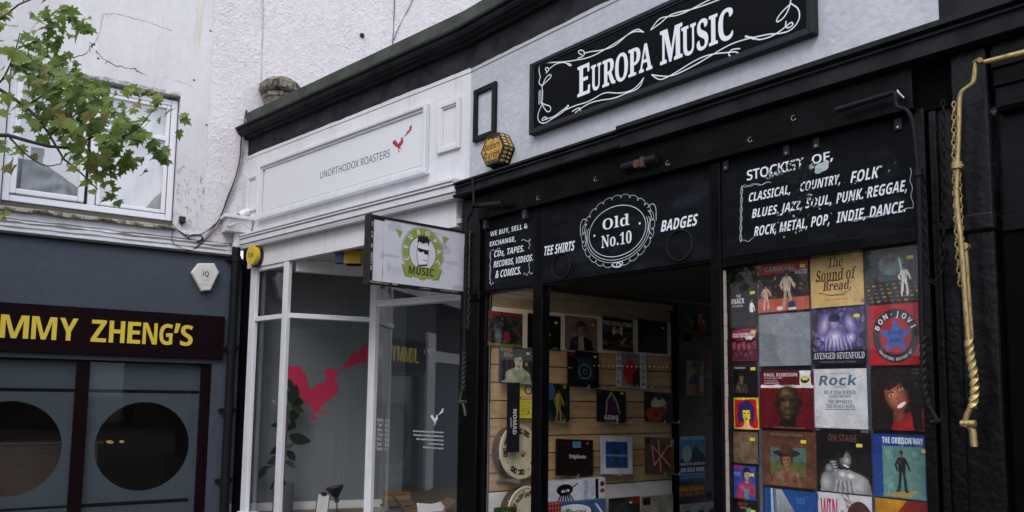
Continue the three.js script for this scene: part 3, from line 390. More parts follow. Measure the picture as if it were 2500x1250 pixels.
{ // rubber plant
  const [s, y] = [0.255,0.522], n = .24, t = thing('potted_plant', 'tall rubber plant in a grey pot behind the cafe window post', 'plant', PM, [s, .18, n]);
  part(t, 'pot', uvm(plain(new THREE.CylinderGeometry(.125, .115, y - .18, 28, 1, true).translate(s, (y + .18) / 2, n))), mat(.07, .078, .085, .6, { side: THREE.DoubleSide })); part(t, 'soil', disc(0, 0, -.01, .01, .118).rotateX(Math.PI / 2).translate(s, y - .04, n), mat(.02, .015, .01, .95));
  const st = [[0.255,0.522],[0.262,0.922],[0.265,1.217],[0.273,1.49],[0.283,1.739]]; part(t, 'stem', tube(st.map((q) => [...q, n]), .011, 20, 6), mat(.1, .06, .035, .7));
  const lm = [mat(.012, .026, .016, .35), mat(.016, .036, .018, .35), mat(.009, .018, .012, .3)];
  const L2 = [[703,1063,752,1083,1.3],[698,1094,717,1082,.9],[700,1100,725,1125,.9],[697,1125,724,1138,1],[693,1165,702,1205,1.1],[688,1165,668,1195,1.1],[695,1068,666,1064,1],[695,1080,664,1110,1],[690,1115,655,1130,1],[655,1137,634,1166,.9],[668,1138,650,1142,.6],[698,1035,660,1042,.8],[700,1000,662,974,.9],[700,1010,666,1010,.9],[703,985,718,940,1],[704,975,738,985,1.2],[703,990,740,1000,1.2],[702,1000,722,1024,1],[700,1020,728,1010,1],[699,1040,722,1035,.9],[698,1050,716,1040,.8],[706,950,697,925,.9],[705,960,676,950,.9],[703,1000,712,1045,.9]];
  for (const [i, q] of L2.entries()) {
    const f = (x, yy) => { const D = [0.239,0.922], E2 = [0.48,0.92], F = [0.229,1.168]; return [D[0] + (x - 692) * (E2[0] - D[0]) / 50, D[1] + (1100 - yy) * (F[1] - D[1]) / 50]; };
    const a = f(q[0], q[1]), b = f(q[2], q[3]), d = new THREE.Vector3(b[0] - a[0], b[1] - a[1], R(-.05, .06)), l = d.length();
    const g = leafGeo.clone().scale(l * q[4] * 1.25, l * 1.05, l).rotateY(R(-.7, .7)); g.applyQuaternion(new THREE.Quaternion().setFromUnitVectors(new THREE.Vector3(0, 1, 0), d.normalize())); g.translate(a[0], a[1], n + R(-.05, .06));
    const m = lm[i % 3]; m.side = THREE.DoubleSide; part(t, 'leaf', g, m);
  }
}
{ // black desk lamp, clipboard, boxes
  const n = .5, [s, y] = [0.858,0.375], t = thing('desk_lamp', 'black metal lamp with tilted bowl shade inside the cafe window', 'lamp', PM, [s, .18, n]);
  const g = plain(new THREE.LatheGeometry([[.018, 0], [.03, .01], [.05, .05], [.072, .09], [.083, .12], [.08, .12], [.066, .088], [.03, .03], [0, .02]].map((q) => new THREE.Vector2(q[0] * 1.32, q[1])), 28)).rotateZ(.2).translate(s - .005, y + .01, n);
  part(t, 'lamp_shade', g, MT.rubber); part(t, 'lamp_holder', rod([s - .002, y + .015, n], [s + .004, y - .055, n], .026, .03), MT.rubber); part(t, 'stem', rod([s + .004, y - .05, n], [s + .01, .19, n], .008), MT.rubber); part(t, 'base', disc(0, 0, 0, .02, .08).rotateX(-Math.PI / 2).translate(s + .01, .18, n), MT.rubber);
}
{ const n = .58, [s0, y0, s1, y1] = [0.608,0.214,0.737,0.425], t = thing('clipboard', 'clipboard with a white sheet standing beside the black lamp', 'clipboard', PM, [(s0 + s1) / 2, y0 - .02, n]); t.rotation.z = -.1;
  part(t, 'board', bx(s0 - .012, y0 - .02, s1 + .012, y1 + .012, n - .008, n, .003), mat(.12, .07, .04, .7)); const b = board(s0, y0, s1, y1, 700); b.fill('#dcdcda'); for (let i = 0; i < 6; i++) b.line([[s0 + .03, y1 - .06 - i * .02], [s0 + R(.06, .1), y1 - .06 - i * .02]], .002, '#999'); b.line([[s0 + .04, y1 - .03], [s0 + .05, y1 - .04], [s0 + .065, y1 - .022]], .003, '#333');
  part(t, 'paper', uvr(bx(s0, y0, s1, y1, n, n + .002, 0), s0, y0, s1, y1), mat(.9, .9, .9, .8, { map: tex(b.cv) })); part(t, 'clip', bx((s0 + s1) / 2 - .03, y1 - .012, (s0 + s1) / 2 + .03, y1 + .03, n, n + .015, .005), MT.iron); part(t, 'stand', bx((s0 + s1) / 2 - .01, y0 - .02, (s0 + s1) / 2 + .01, y1 - .05, n - .06, n - .012, .002), MT.dark);
}
{ const cols = [[.3, .19, .1], [.22, .15, .09], [.1, .1, .11]], lb = ['tan card box on top of the box stack inside the cafe', 'brown card box in the middle of the stack inside the cafe', 'dark patterned box at the bottom of the stack inside the cafe'];
  const R3 = [[1.466,0.314,1.778,0.4], [1.464,0.248,1.806,0.311], [1.445,0.174,1.792,0.246]];
  R3.forEach((r, i) => { const t = thing('card_box', lb[i], 'box', PM, [(r[0] + r[2]) / 2, r[1], .35]); part(t, 'box_body', bx(r[0], r[1], r[2], r[3] - .012, .24 - .02 * i, .42 + .02 * i, .004), mat(...cols[i], .7)); const b = board(r[0], r[1], r[2], r[3], 700); b.fill(['#8a6238', '#7a5c3a', '#2c2e33'][i]); b.c.fillStyle = ['#5d1d12', '#d9c9a5', '#b9b9b0'][i]; for (let k = 0; k < 7; k++) b.c.fillRect(30 + k * 22, b.cv.height * .35, 12, b.cv.height * .35); part(t, 'lid', uvr(bx(r[0] - .004, r[3] - .03, r[2] + .004, r[3], .236 - .02 * i, .424 + .02 * i, .004), r[0], r[1] - .02, r[2], r[3]), mat(.9, .9, .9, .7, { map: tex(b.cv) })); });
}
{ const [s, y] = [1.846,0.264], t = thing('cardboard_box', 'open brown cardboard box with flaps behind the cafe door', 'box', PM, [s, .18, .75]); const m = mat(.26, .16, .085, .85);
  part(t, 'box_body', join([bx(s - .22, .18, s + .22, y - .03, .55, .558, 0), bx(s - .22, .18, s + .22, y - .03, .95, .958, 0), bx(s - .22, .18, s - .212, y - .03, .558, .95, 0), bx(s + .212, .18, s + .22, y - .03, .558, .95, 0)]), m);
  part(t, 'flap', bx(-.2, 0, .18, .008, -.12, .02, 0).rotateX(-.5).rotateZ(.12).translate(s, y - .02, .56), m); part(t, 'flap', bx(0, 0, .2, .008, -.2, .2, 0).rotateZ(.6).translate(s + .22, y - .03, .75), m); part(t, 'flap', bx(-.2, 0, 0, .008, -.2, .2, 0).rotateZ(-.9).translate(s - .22, y - .03, .75), m);
  const u = thing('paper_sheet', 'crumpled white paper lying in the open cardboard box', 'paper', PM, [s + .05, y - .05, .9]); part(u, 'sheet', bx(-.16, 0, .18, .01, -.1, .1, .004).rotateX(.7).rotateZ(-.1).translate(s + .06, y - .02, .93), MT.paper); part(u, 'fold', bx(-.1, 0, .1, .008, -.06, .06, .003).rotateX(1.0).rotateZ(.25).translate(s + .12, y + .0, .9), MT.paper);
}
{ // hanging bulb on a red flex
  const [s, y] = [0.63,2.117], t = thing('pendant_lamp', 'bare glass bulb hanging on a red cord inside the cafe', 'lamp', PB, [s, 3.15, -.35]);
  part(t, 'cord', rod([s, 3.18, -.35], [s, y + .12, -.35], .004), mat(.3, .02, .03, .6)); part(t, 'lamp_holder', join([rod([s, y + .14, -.35], [s, y + .06, -.35], .016, .02), rod([s - .025, y + .1, -.35], [s + .025, y + .1, -.35], .005)]), MT.rubber); part(t, 'bulb', plain(new THREE.SphereGeometry(.062, 20, 14).translate(s, y, -.35)), new THREE.MeshPhysicalMaterial({ color: 0xffffff, transmission: 1, thickness: 0, roughness: .02, ior: 1.45 })); part(t, 'filament', tube([[s - .015, y + .03, -.35], [s - .01, y - .02, -.35], [s + .01, y - .02, -.35], [s + .015, y + .03, -.35]], .003, 12, 5), mat(.5, .3, .1, .4));
}
// ---------- right: black record shop ----------
{
  const t = thing('record_shop_building', 'black painted record shop frontage with grey white fascia wall above', 'building', PE, [2, 0, 0]);
  part(t, 'fascia_wall', bx(-.02, 3.4, 3.947, 4.52, -.3, 0, 0), MT.eWall); part(t, 'frieze', bx(-.02, 4.52, 3.947, 4.9, -.3, .005, 0), MT.frieze);
  part(t, 'cornice', join([run(0, 4.2, [[0, 4.735], [.05, 4.74], [.06, 4.765], [.1, 4.77], [.115, 4.79], [0, 4.79]], -KM), run(0, 4.2, [[0, 4.79], [.13, 4.79], [.145, 4.815], [.145, 4.845], [.17, 4.85], [.17, 4.872], [0, 4.88]], -KM)]), MT.cornice);
  for (let i = 0; i < 5; i++) part(t, 'coping_stone', run(.003 + i * .78 - (i ? 0 : .0), .777 + i * .78, [[-.35, 4.87], [.11, 4.87], [.1, 5.04], [.05, 5.06], [-.35, 5.06]], i ? 0 : -KM), MT.moss);
  { const up = [], lo = [[3.947, 4.5], [0, 4.5]]; for (let i = 0; i <= 80; i++) up.push([i * 3.947 / 80, 4.522 + .016 * fbm(i / 80, .6, 26, 3, 46)]); part(t, 'paint_edge', slab([...up, ...lo], .003).translate(0, 0, .0035), MT.eWall, null, 'uneven hand painted edge'); }
  part(t, 'wall', bx(3.947, 3.4, 9, 5.2, -.3, .003, 0), MT.cornice, null, 'black painted wall of the next shop');
  // shop cornice in two runs, the left one with an extra bead
  const top = [[0, 3.345], [.1, 3.345], [.1, 3.43], [.118, 3.433], [.118, 3.444], [.104, 3.447], [.104, 3.455], [.14, 3.462], [.14, 3.49], [0, 3.5]];
  part(t, 'lower_cornice', run(1.86, 9, top), MT.cornice); part(t, 'lower_cornice', run(-.075, 1.859, [[0, 3.345], [.118, 3.345], [.124, 3.36], [.112, 3.372], [.1, 3.374], [.1, 3.424], [.116, 3.428], [.116, 3.44], [.104, 3.444], [.104, 3.45], [.13, 3.455], [.13, 3.472], [0, 3.482]]), MT.cornice);
  part(t, 'wall', bx(-.1, 3.1, 9, 3.4, -.3, -.02, 0), MT.blackDull);
  part(t, 'awning_box', bx(.175, 3.112, 3.815, 3.338, -.04, .035, .006), MT.black, null, 'long black awning board');
  // piers and posts
  part(t, 'pier', join([bx(-.09, 0, .17, 3.34, -.07, .005, .01), bx(.17, 0, .232, 3.11, -.075, -.03, .008), bx(-.1, 3.12, -.02, 3.34, -.2, -.01, .006), bx(.0, 2.42, .2, 2.5, -.1, .03, .015)]), MT.blackRough);
  const r0 = 3.793, r1 = 4.16;
  part(t, 'pier', join([bx(r0 + .0, 0, r0 + .055, 3.12, -.25, -.01, .006), bx(r0 + .055, 0, 3.98, 3.34, -.3, -.05, .006), bx(3.99, 0, r1, 3.345, -.3, .02, .015), bx(3.985, 2.42, r1 + .01, 2.52, -.2, .045, .02), bx(3.9, 2.46, 3.99, 2.5, -.1, .0, .006), bx(3.86, 0, 3.9, 3.1, -.06, -.025, .008)]), MT.blackRough);
  part(t, 'mullion', join([bx(2.532, 0, 2.608, 3.11, -.12, -.004, .008)]), MT.black); part(t, 'mullion', join([bx(0.847, 0, 0.956, 2.51, -.1, -.01, .008), bx(.86, 2.5, .91, 3.11, -.1, -.012, .006)]), MT.black);
  part(t, 'glazing_bead', join(Array.from({ length: 24 }, (_, i) => bx(2.606, .3 + i * .088, 2.618 + R(0, .004), .386 + i * .088, -.05, -.03, .002))), mat(.35, .29, .25, .9), null, 'weathered bead where paint has worn off');
  for (const g of [bx(.232, 2.475, .86, 2.51, -.1, -.008, .006), bx(2.61, 2.425, 3.79, 2.497, -.1, -.012, .006), bx(2.61, .4, 3.79, .6, -.1, -.01, .006), bx(.232, .3, .86, .5, -.1, -.01, .006), bx(.91, 2.47, 2.55, 2.492, -.1, -.03, .004)]) part(t, 'transom_rail', g, MT.black);
  part(t, 'pane', bx(2.6, .55, 3.8, 2.45, -.06, -.054, 0), MT.glass); part(t, 'pane', bx(.23, .45, .87, 2.49, -.06, -.054, 0), MT.glass);
  // next black shop front at the right edge
  part(t, 'shop_front', join([run(4.19, 9, [[-.1, 3.12], [.03, 3.12], [.03, 3.2], [.05, 3.205], [.05, 3.29], [.02, 3.3], [.02, 3.33], [-.1, 3.34]]), run(4.19, 9, [[-.1, 3.0], [.0, 3.0], [.01, 3.02], [.01, 3.118], [-.1, 3.119]]), bx(4.165, 0, 9, 3.02, -.2, -.06, 0), bx(4.17, 2.42, 9, 2.5, -.06, -.03, .006)]), MT.black, null, 'black panelled shop front at the right edge');
  for (let i = 0; i < 14; i++) part(t, 'board', bx(4.172 + i * .1, .1, 4.268 + i * .1, 2.418, -.062, -.045, .006), MT.blackDull);
}
// hand painted transom boards
const BW = '#eef0f5';
function sgrid(q, n, col, seed) { const c = q.c; for (let i = 0; i < n; i++) { c.globalAlpha = .05 + .1 * hash(i, seed, 1); c.fillStyle = hash(i, seed, 2) > .5 ? col : '#000'; c.beginPath(); c.ellipse(hash(i, seed, 3) * q.cv.width, hash(i, seed, 4) * q.cv.height, (10 + 60 * hash(i, seed, 5)), 6 + 24 * hash(i, seed, 6), 0, 0, 7); c.fill(); } c.globalAlpha = 1; }
const signFace = (t, q, s0, y0, s1, y1, n0, n1, rough = .5) => part(t, 'board', uvr(bx(s0, y0, s1, y1, n0, n1, .002), s0, y0, s1, y1), mat(.9, .9, .92, .6, { map: tex(q.cv), bumpMap: bumpFine, bumpScale: .0008, sp: .14 }));
const wave = (a, b, amp, k, n = 24, ph = 0) => Array.from({ length: n + 1 }, (_, i) => { const u = i / n, x = a[0] + (b[0] - a[0]) * u, y = a[1] + (b[1] - a[1]) * u, d = Math.hypot(b[0] - a[0], b[1] - a[1]), o = amp * Math.sin(u * k * Math.PI + ph); return [x - (b[1] - a[1]) / d * o, y + (b[0] - a[0]) / d * o]; });
{ const a = [.232, 2.51, .86, 3.1], t = thing('painted_sign', 'narrow black board lettered WE BUY SELL and EXCHANGE left of the doorway', 'sign', PE, [.55, 2.51, -.03]), q = board(...a, 620); q.fill('#15171c'); sgrid(q, 50, '#4a4e58', 5); q.c.fillStyle = BW;
  q.text('WE BUY, SELL &', SANS, [.285, 2.955, .765, 3.005]); q.text('EXCHANGE,', SANS, [.282, 2.868, .62, 2.918]);
  const y = [2.768, 2.68, 2.595]; q.text('CDs, TAPES.', SANS, [.335, y[0], .735, y[0] + .062], .25); q.text('RECORDS, VIDEOS.', SANS, [.335, y[1], .842, y[1] + .062], .25); q.text('& COMICS.', SANS, [.36, y[2], .7, y[2] + .062], .25);
  for (const w of [wave([.292, 2.83], [.292, 2.56], .007, 9), wave([.292, 2.83], [.292, 2.56], -.008, 6), wave([.3, 2.835], [.42, 2.84], .008, 3), wave([.285, 2.56], [.34, 2.55], .012, 3), wave([.69, 2.87], [.79, 2.86], .008, 2), wave([.79, 2.87], [.79, 2.79], .01, 4), wave([.79, 2.72], [.79, 2.6], .004, 3), wave([.72, 2.585], [.83, 2.595], .012, 4)]) q.line(w, .005, '#c9ccd4');
  signFace(t, q, ...a, -.06, -.02); }
{ const a = [.91, 2.49, 2.535, 3.1], t = thing('painted_sign', 'wide black board over the doorway lettered Old No.10 inside an oval', 'sign', PE, [1.7, 2.49, -.03]), q = board(...a, 560); q.fill('#111317'); sgrid(q, 110, '#3d4250', 8); q.c.fillStyle = BW;
  q.text('TEE SHIRTS', SANS, [0.959, 2.709, 1.307, 2.709 + .074], .28, 2); q.text('BADGES', SANS, [2.123, 2.726, 2.43, 2.726 + .076], .28, 2);
  q.text('Old', SERIF, [1.589,2.819,1.846,2.904]); q.text('No.10', SERIF, [1.577,2.688,1.865,2.778]);
  const e0 = 1.453, e1 = 1.994, ey1 = 2.976, ey0 = 2.609, cx = (e0 + e1) / 2, cy = (ey0 + ey1) / 2, ax = (e1 - e0) / 2, by = (ey1 - ey0) / 2;
  q.ell(cx, cy, ax, by, .0052, BW); for (const [k, w] of [[.02, .0042], [.038, .0038]]) { q.c.save(); q.c.beginPath(); q.c.rect(0, q.Y(cy + .06), 9999, 9999); q.c.clip(); q.ell(cx, cy - .004, ax + k, by + k, w, BW); q.c.restore(); }
  const curl = []; for (let i = 0; i <= 700; i++) { const f = i / 700 * 6.2832, r = .066 + .012 * Math.cos(f * 24), o = .019 * Math.sin(f * 24); curl.push([cx + (ax + r) * Math.cos(f) - o * Math.sin(f), cy + (by + r) * Math.sin(f) + o * Math.cos(f)]); } q.line(curl, .0034, BW);
  for (const s of [-1, 1]) { q.line(wave([cx + s * (ax + .02), cy + .1], [cx + s * (ax + .05), cy - .07], .02 * s, 2), .0045, BW); q.line([[cx + s * (ax + .015), cy + .12], [cx + s * (ax + .05), cy + .15], [cx + s * (ax + .09), cy + .12], [cx + s * (ax + .09), cy + .02]], .0045, BW); q.ell(cx + s * (ax - .055), cy + .012 * s + .01, .009, .009, 0, BW); }
  q.ell(cx + .0, cy - by - .06, .035, .017, .007, BW, .2); q.ell(cx + .03, cy - by - .06, .03, .017, .007, BW, -.3);
  signFace(t, q, ...a, -.06, -.02);
  for (const [x, y, w] of [[1.159,2.605, 1.261 - 1.054], [2.283,2.613, 2.391 - 2.178]]) { const r = w / 2; part(t, 'port_cover', plain(new THREE.TorusGeometry(r * .95, r * .055, 8, 44).translate(x, y, -.016)), MT.cornice); } }
{ const a = [2.605, 2.497, 3.79, 3.1], t = thing('painted_sign', 'peeling black board lettered STOCKIST OF listing music styles over record window', 'sign', PE, [3.2, 2.497, -.03]), q = board(...a, 760); q.fill('#101216'); sgrid(q, 90, '#363b45', 12); q.c.fillStyle = BW;
  const row = (y, h, l) => l.forEach(([s, x0, x1, sl]) => q.text(s, sl === 0 ? THIN : SANS, [x0, y, x1, y + h], sl ?? .3, sl === 0 ? 9 : 0));
  const yA = 2.947, yB = 2.801, yC = 2.691, yD = 2.582;
  row(yA, .06, [['STOCKIST', 2.797, 3.172, 0], ['OF,', 3.225, 3.349, 0]]);
  row(yB, .064, [['CLASSICAL,', 2.8, 3.094], ['COUNTRY,', 3.141, 3.398], ['FOLK', 3.446, 3.612]]);
  row(yC, .07, [['BLUES, JAZZ, SOUL,', 2.821, 3.345], ['PUNK. REGGAE,', 3.36, 3.758]]);
  row(yD, .07, [['ROCK, METAL, POP,', 2.836, 3.33], ['INDIE, DANCE.', 3.357, 3.747]]);
  const L2 = [2.758,2.917], L3 = [2.744,2.572], B0 = [3.442,2.591], B1 = [3.773,2.604], T1 = [2.959,2.901], R0 = [3.768,2.818];
  for (const w of [wave(L2, L3, .008, 6), wave(L2, L3, .009, 6, 24, 3.1), wave(L2, L3, .004, 11), wave(L2, T1, .006, 5), wave(L2, T1, .007, 4, 24, 3), wave(B0, B1, .006, 7), wave(B0, B1, .007, 6, 24, 3), wave(R0, B1, .005, 5), wave([L3[0], L3[1]], [L3[0] + .09, L3[1] + .005], .008, 2.5)]) q.line(w, .0032, '#c6c9d0');
  const blotch = (cx, cy, r, n, cols) => { for (let i = 0; i < n; i++) { const f = R(0, 6.3), d = r * Math.sqrt(rnd()), z = R(.002, .011); q.c.fillStyle = cols[i % cols.length]; q.c.beginPath(); q.c.ellipse(q.X(cx + d * Math.cos(f)), q.Y(cy + d * Math.sin(f) * .8), z * 760 * R(.4, 1), z * 760 * R(.3, .9), f, 0, 7); q.c.fill(); } };
  { const p = [3.141,2.94]; blotch(p[0], p[1], .1, 260, ['#1d1f22', '#25272a', '#181a1d']); blotch(p[0] + .03, p[1] - .18, .1, 160, ['#1d1f22', '#26282b']); }
  for (const [p, r, n] of [[[2.949,2.948], .03, 26], [[3.014,2.954], .03, 30], [[3.23,2.945], .022, 20], [[3.2,2.771], .02, 14], [[3.082,2.646], .12, 26], [[3.383,2.737], .16, 26], [[3.648,2.855], .06, 12]]) blotch(p[0], p[1], r, n, ['#a9bab6', '#8fa19e', '#6f7f7c', '#23262a']);
  { const p = [3.282,2.927]; q.ell(p[0], p[1], .042, .026, 0, '#b4c4c0', .1); q.ell(p[0] + .025, p[1] + .018, .02, .018, 0, '#b4c4c0'); q.ell(p[0] - .02, p[1] - .018, .024, .016, 0, '#a4b5b1'); }
  signFace(t, q, ...a, -.06, -.02); }
{ // metal tabs that hold the boards
  const tabs = [[1187,547,'at left corner of the WE BUY board'],[1283,522,'over the right end of the WE BUY board'],[1769,403,'at left corner of the STOCKIST board'],[1917,366,'over the word STOCKIST, left of a pair'],[1990,348,'over the word OF, right of a pair'],[2190,302,'over the right end of the STOCKIST board']], P = [[0.253,3.073],[0.761,3.077],[2.65,3.072],[3.069,3.072],[3.257,3.072],[3.717,3.064]];
  tabs.forEach(([, , l], i) => { const [s, y] = P[i], w = i < 2 ? .024 : .02, h = i < 2 ? .045 : .032, t = thing('fixing_plate', 'small grey metal plate ' + l, 'fixing', PE, [s, y, -.02], 'plates holding the painted boards'); part(t, 'plate', bx(s - w, y - h, s + w, y + h, -.018, i < 2 ? .02 : -.008, .004), mat(.03, .032, .033, .6, { sp: .3, bumpMap: bumpSoft, bumpScale: .004 })); part(t, 'screw', disc(s, y - h * .5, -.01, (i < 2 ? .023 : -.005), .007, .006, 8), MT.steel); });
  const hp = [[0.961,3.162],[1.583,3.188],[2.24,3.164],[2.866,3.173],[3.154,3.232]];
  const dullSteel = mat(.32, .32, .31, .5, { metalness: .6 });
  hp.forEach(([s, y], i) => { const t = thing('cup_hook', 'small bright hook on the black awning board, number ' + ['one', 'two', 'three', 'four', 'five'][i] + ' from the left', 'hook', PE, [s, y, .036], 'hooks along the awning board'); part(t, 'hook', tube(Array.from({ length: 9 }, (_, k) => [s + .013 * Math.cos(1 + k * .55), y + .015 * Math.sin(1 + k * .55), .05]), .0022, 20, 6), dullSteel); part(t, 'shank', rod([s + .01, y - .012, .034], [s + .012, y - .01, .052], .003), MT.steel); }); }
{ const [s, y] = [2.005,3.213], t = thing('door_bracket', 'rusty black metal bar bracket on the awning board above the doorway', 'bracket', PE, [s, y, .036]); const w = 2.158 - s; part(t, 'bar', join([rod([s - w, y, .055], [s + w, y, .055], .032, .032, 14), bx(s - w, y - .04, s + w, y - .028, .034, .05, .003)]), MT.iron); part(t, 'socket', join([disc(s - .0, y - .01, .04, .095, .03, .028, 18), bx(s + .02, y - .04, s + .06, y + .03, .04, .088, .006)]), MT.rust); }
// ---------- main sign ----------
{ const s0 = 0.866, s1 = 3.286, y0 = 3.705, y1 = 4.285 - .012, t = thing('shop_sign', 'large black signboard lettered EUROPA MUSIC with white scrollwork', 'shop sign', PE, [(s0 + s1) / 2, y0, 0]), q = board(s0, y0, s1, y1, 640); q.fill('#090b0e');
  const yb = 3.861, yc = 4.092, ys = yb + (yc - yb) * .84, X = { E: [1.39, 1.518], U: [1.53, 1.63], R: [1.646, 1.77], O: [1.77, 1.889], P: [1.896, 2.003], A: [1.992, 2.109], M: [2.18, 2.363], u: [2.359, 2.473], S: [2.481, 2.569], I: [2.577, 2.64], C: [2.648, 2.754] };
  q.c.fillStyle = '#f2f3fa'; for (const k in X) q.text(k.toUpperCase(), SERIF, [X[k][0], yb - ('OSCu'.includes(k) ? .006 : 0), X[k][1], (k === 'E' || k === 'M') ? yc : ys + ('OSC'.includes(k) ? .006 : 0)], 0, 5);
  const col = '#eceef5', w = .0088;
  const ln = (p) => q.line(p, w, col), both = (p) => { ln(p); };
  const TL = [[0.971,4.144],[0.94,4.231],[0.993,4.249],[1.075,4.233],[1.15,4.209],[1.259,4.18],[1.327,4.165],[1.521,4.127],[1.686,4.142],[1.845,4.168],[1.94,4.186],[2.033,4.147]], TL2 = [[1.047,4.168],[1.018,4.197],[1.051,4.203],[1.075,4.172],[1.038,4.157]];
  both(TL); both([[0.971,4.144],[0.947,4.11],[0.982,4.066],[1.039,4.083],[1.104,4.11],[1.085,4.136],[1.029,4.12],[0.996,4.062]]); both(TL2); both([[1.075,4.179],[1.122,4.197],[1.196,4.194],[1.26,4.173],[1.296,4.136],[1.323,4.127],[1.313,4.143],[1.278,4.161]]);
  both([[1.436,4.174],[1.401,4.199],[1.392,4.224],[1.435,4.216],[1.466,4.184],[1.453,4.162],[1.392,4.163]]); both([[1.453,4.182],[1.521,4.175],[1.625,4.147],[1.766,4.131],[1.883,4.179],[1.978,4.194],[2.033,4.144]]);
  both([[2.099,4.139],[2.16,4.196],[2.231,4.185],[2.317,4.159],[2.418,4.156],[2.522,4.167],[2.626,4.171],[2.704,4.179]]); both([[2.099,4.139],[2.178,4.152],[2.248,4.184],[2.317,4.182],[2.451,4.155],[2.579,4.145],[2.672,4.142]]);
  both([[0.991,4.064],[1.002,3.987],[0.984,3.931]]); for (let i = 0; i < 6; i++) { const a = [0.982,4.026], b = [0.979,3.933], f = i / 5, x = a[0] + (b[0] - a[0]) * f, y = a[1] + (b[1] - a[1]) * f; q.ell(x - .016, y, .011, .009, .005, col); q.ell(x + .014, y - .006, .008, .006, .004, col); }
  both([[0.994,3.912],[0.937,3.85],[0.957,3.778],[1.024,3.747],[1.109,3.765],[1.218,3.781],[1.281,3.809],[1.299,3.817],[1.281,3.829],[1.272,3.812],[1.218,3.801],[1.127,3.773],[1.033,3.784]]); both([[0.984,3.931],[1.032,3.898],[1.089,3.876],[1.099,3.833],[1.056,3.831],[1.013,3.883],[0.993,3.922]]); both([[1.043,3.782],[0.996,3.774],[0.995,3.801],[1.043,3.802],[1.052,3.773]]);
  both([[1.241,3.795],[1.352,3.803],[1.481,3.792],[1.565,3.8],[1.667,3.82],[1.806,3.768],[1.921,3.752],[1.995,3.781],[2.032,3.814]]); both([[1.335,3.763],[1.395,3.778],[1.43,3.759],[1.396,3.714],[1.352,3.716],[1.361,3.746],[1.439,3.766],[1.523,3.78],[1.627,3.77],[1.767,3.743],[1.883,3.752],[1.94,3.747],[2.003,3.758],[2.032,3.814]]);
  both([[2.105,3.815],[2.158,3.758],[2.228,3.754],[2.314,3.768],[2.447,3.798],[2.543,3.806],[2.621,3.796],[2.713,3.772],[2.787,3.755],[2.792,3.719],[2.742,3.73],[2.715,3.76],[2.74,3.784],[2.802,3.768]]); both([[2.105,3.815],[2.193,3.776],[2.28,3.75],[2.446,3.765],[2.606,3.796],[2.728,3.82],[2.832,3.816],[2.931,3.802],[3.015,3.789],[3.068,3.77],[3.148,3.76],[3.206,3.806],[3.203,3.877],[3.152,3.926]]);
  both([[2.903,3.794],[2.875,3.812],[2.846,3.837],[2.84,3.829],[2.858,3.823],[2.892,3.811],[2.931,3.777],[3.014,3.769],[3.069,3.78],[3.123,3.801],[3.155,3.815],[3.164,3.791],[3.135,3.782],[3.112,3.795],[3.118,3.828]]); both([[3.152,3.926],[3.098,3.904],[3.054,3.862],[3.059,3.844],[3.097,3.851],[3.135,3.89],[3.152,3.946],[3.159,3.994]]);
  part(t, 'panel', uvr(bx(s0 + .01, y0 + .01, s1 - .01, y1 - .01, 0, .045, 0), s0, y0, s1, y1), mat(.9, .9, .9, .4, { map: tex(q.cv), sp: .12 })); part(t, 'sign_frame', join([frameBars(s0 - .012, y0 - .012, s1 + .012, y1 + .012, .034, 0, .062, .008), frameBars(s0 + .022, y0 + .022, s1 - .022, y1 - .022, .014, .02, .054, .004)]), mat(.02, .022, .028, .5, { sp: .3 })); }
{ const a = [0.074,3.824,0.382,4.3], t = thing('picture_frame', 'empty black frame fixed on the white wall left of the main sign', 'frame', PE, [(a[0] + a[2]) / 2, a[1], 0]); part(t, 'frame_moulding', frameBars(...a, .05, 0, .032, .008), MT.cornice); part(t, 'backing', bx(a[0] + .04, a[1] + .04, a[2] - .04, a[3] - .04, 0, .006, 0), MT.eWall); }
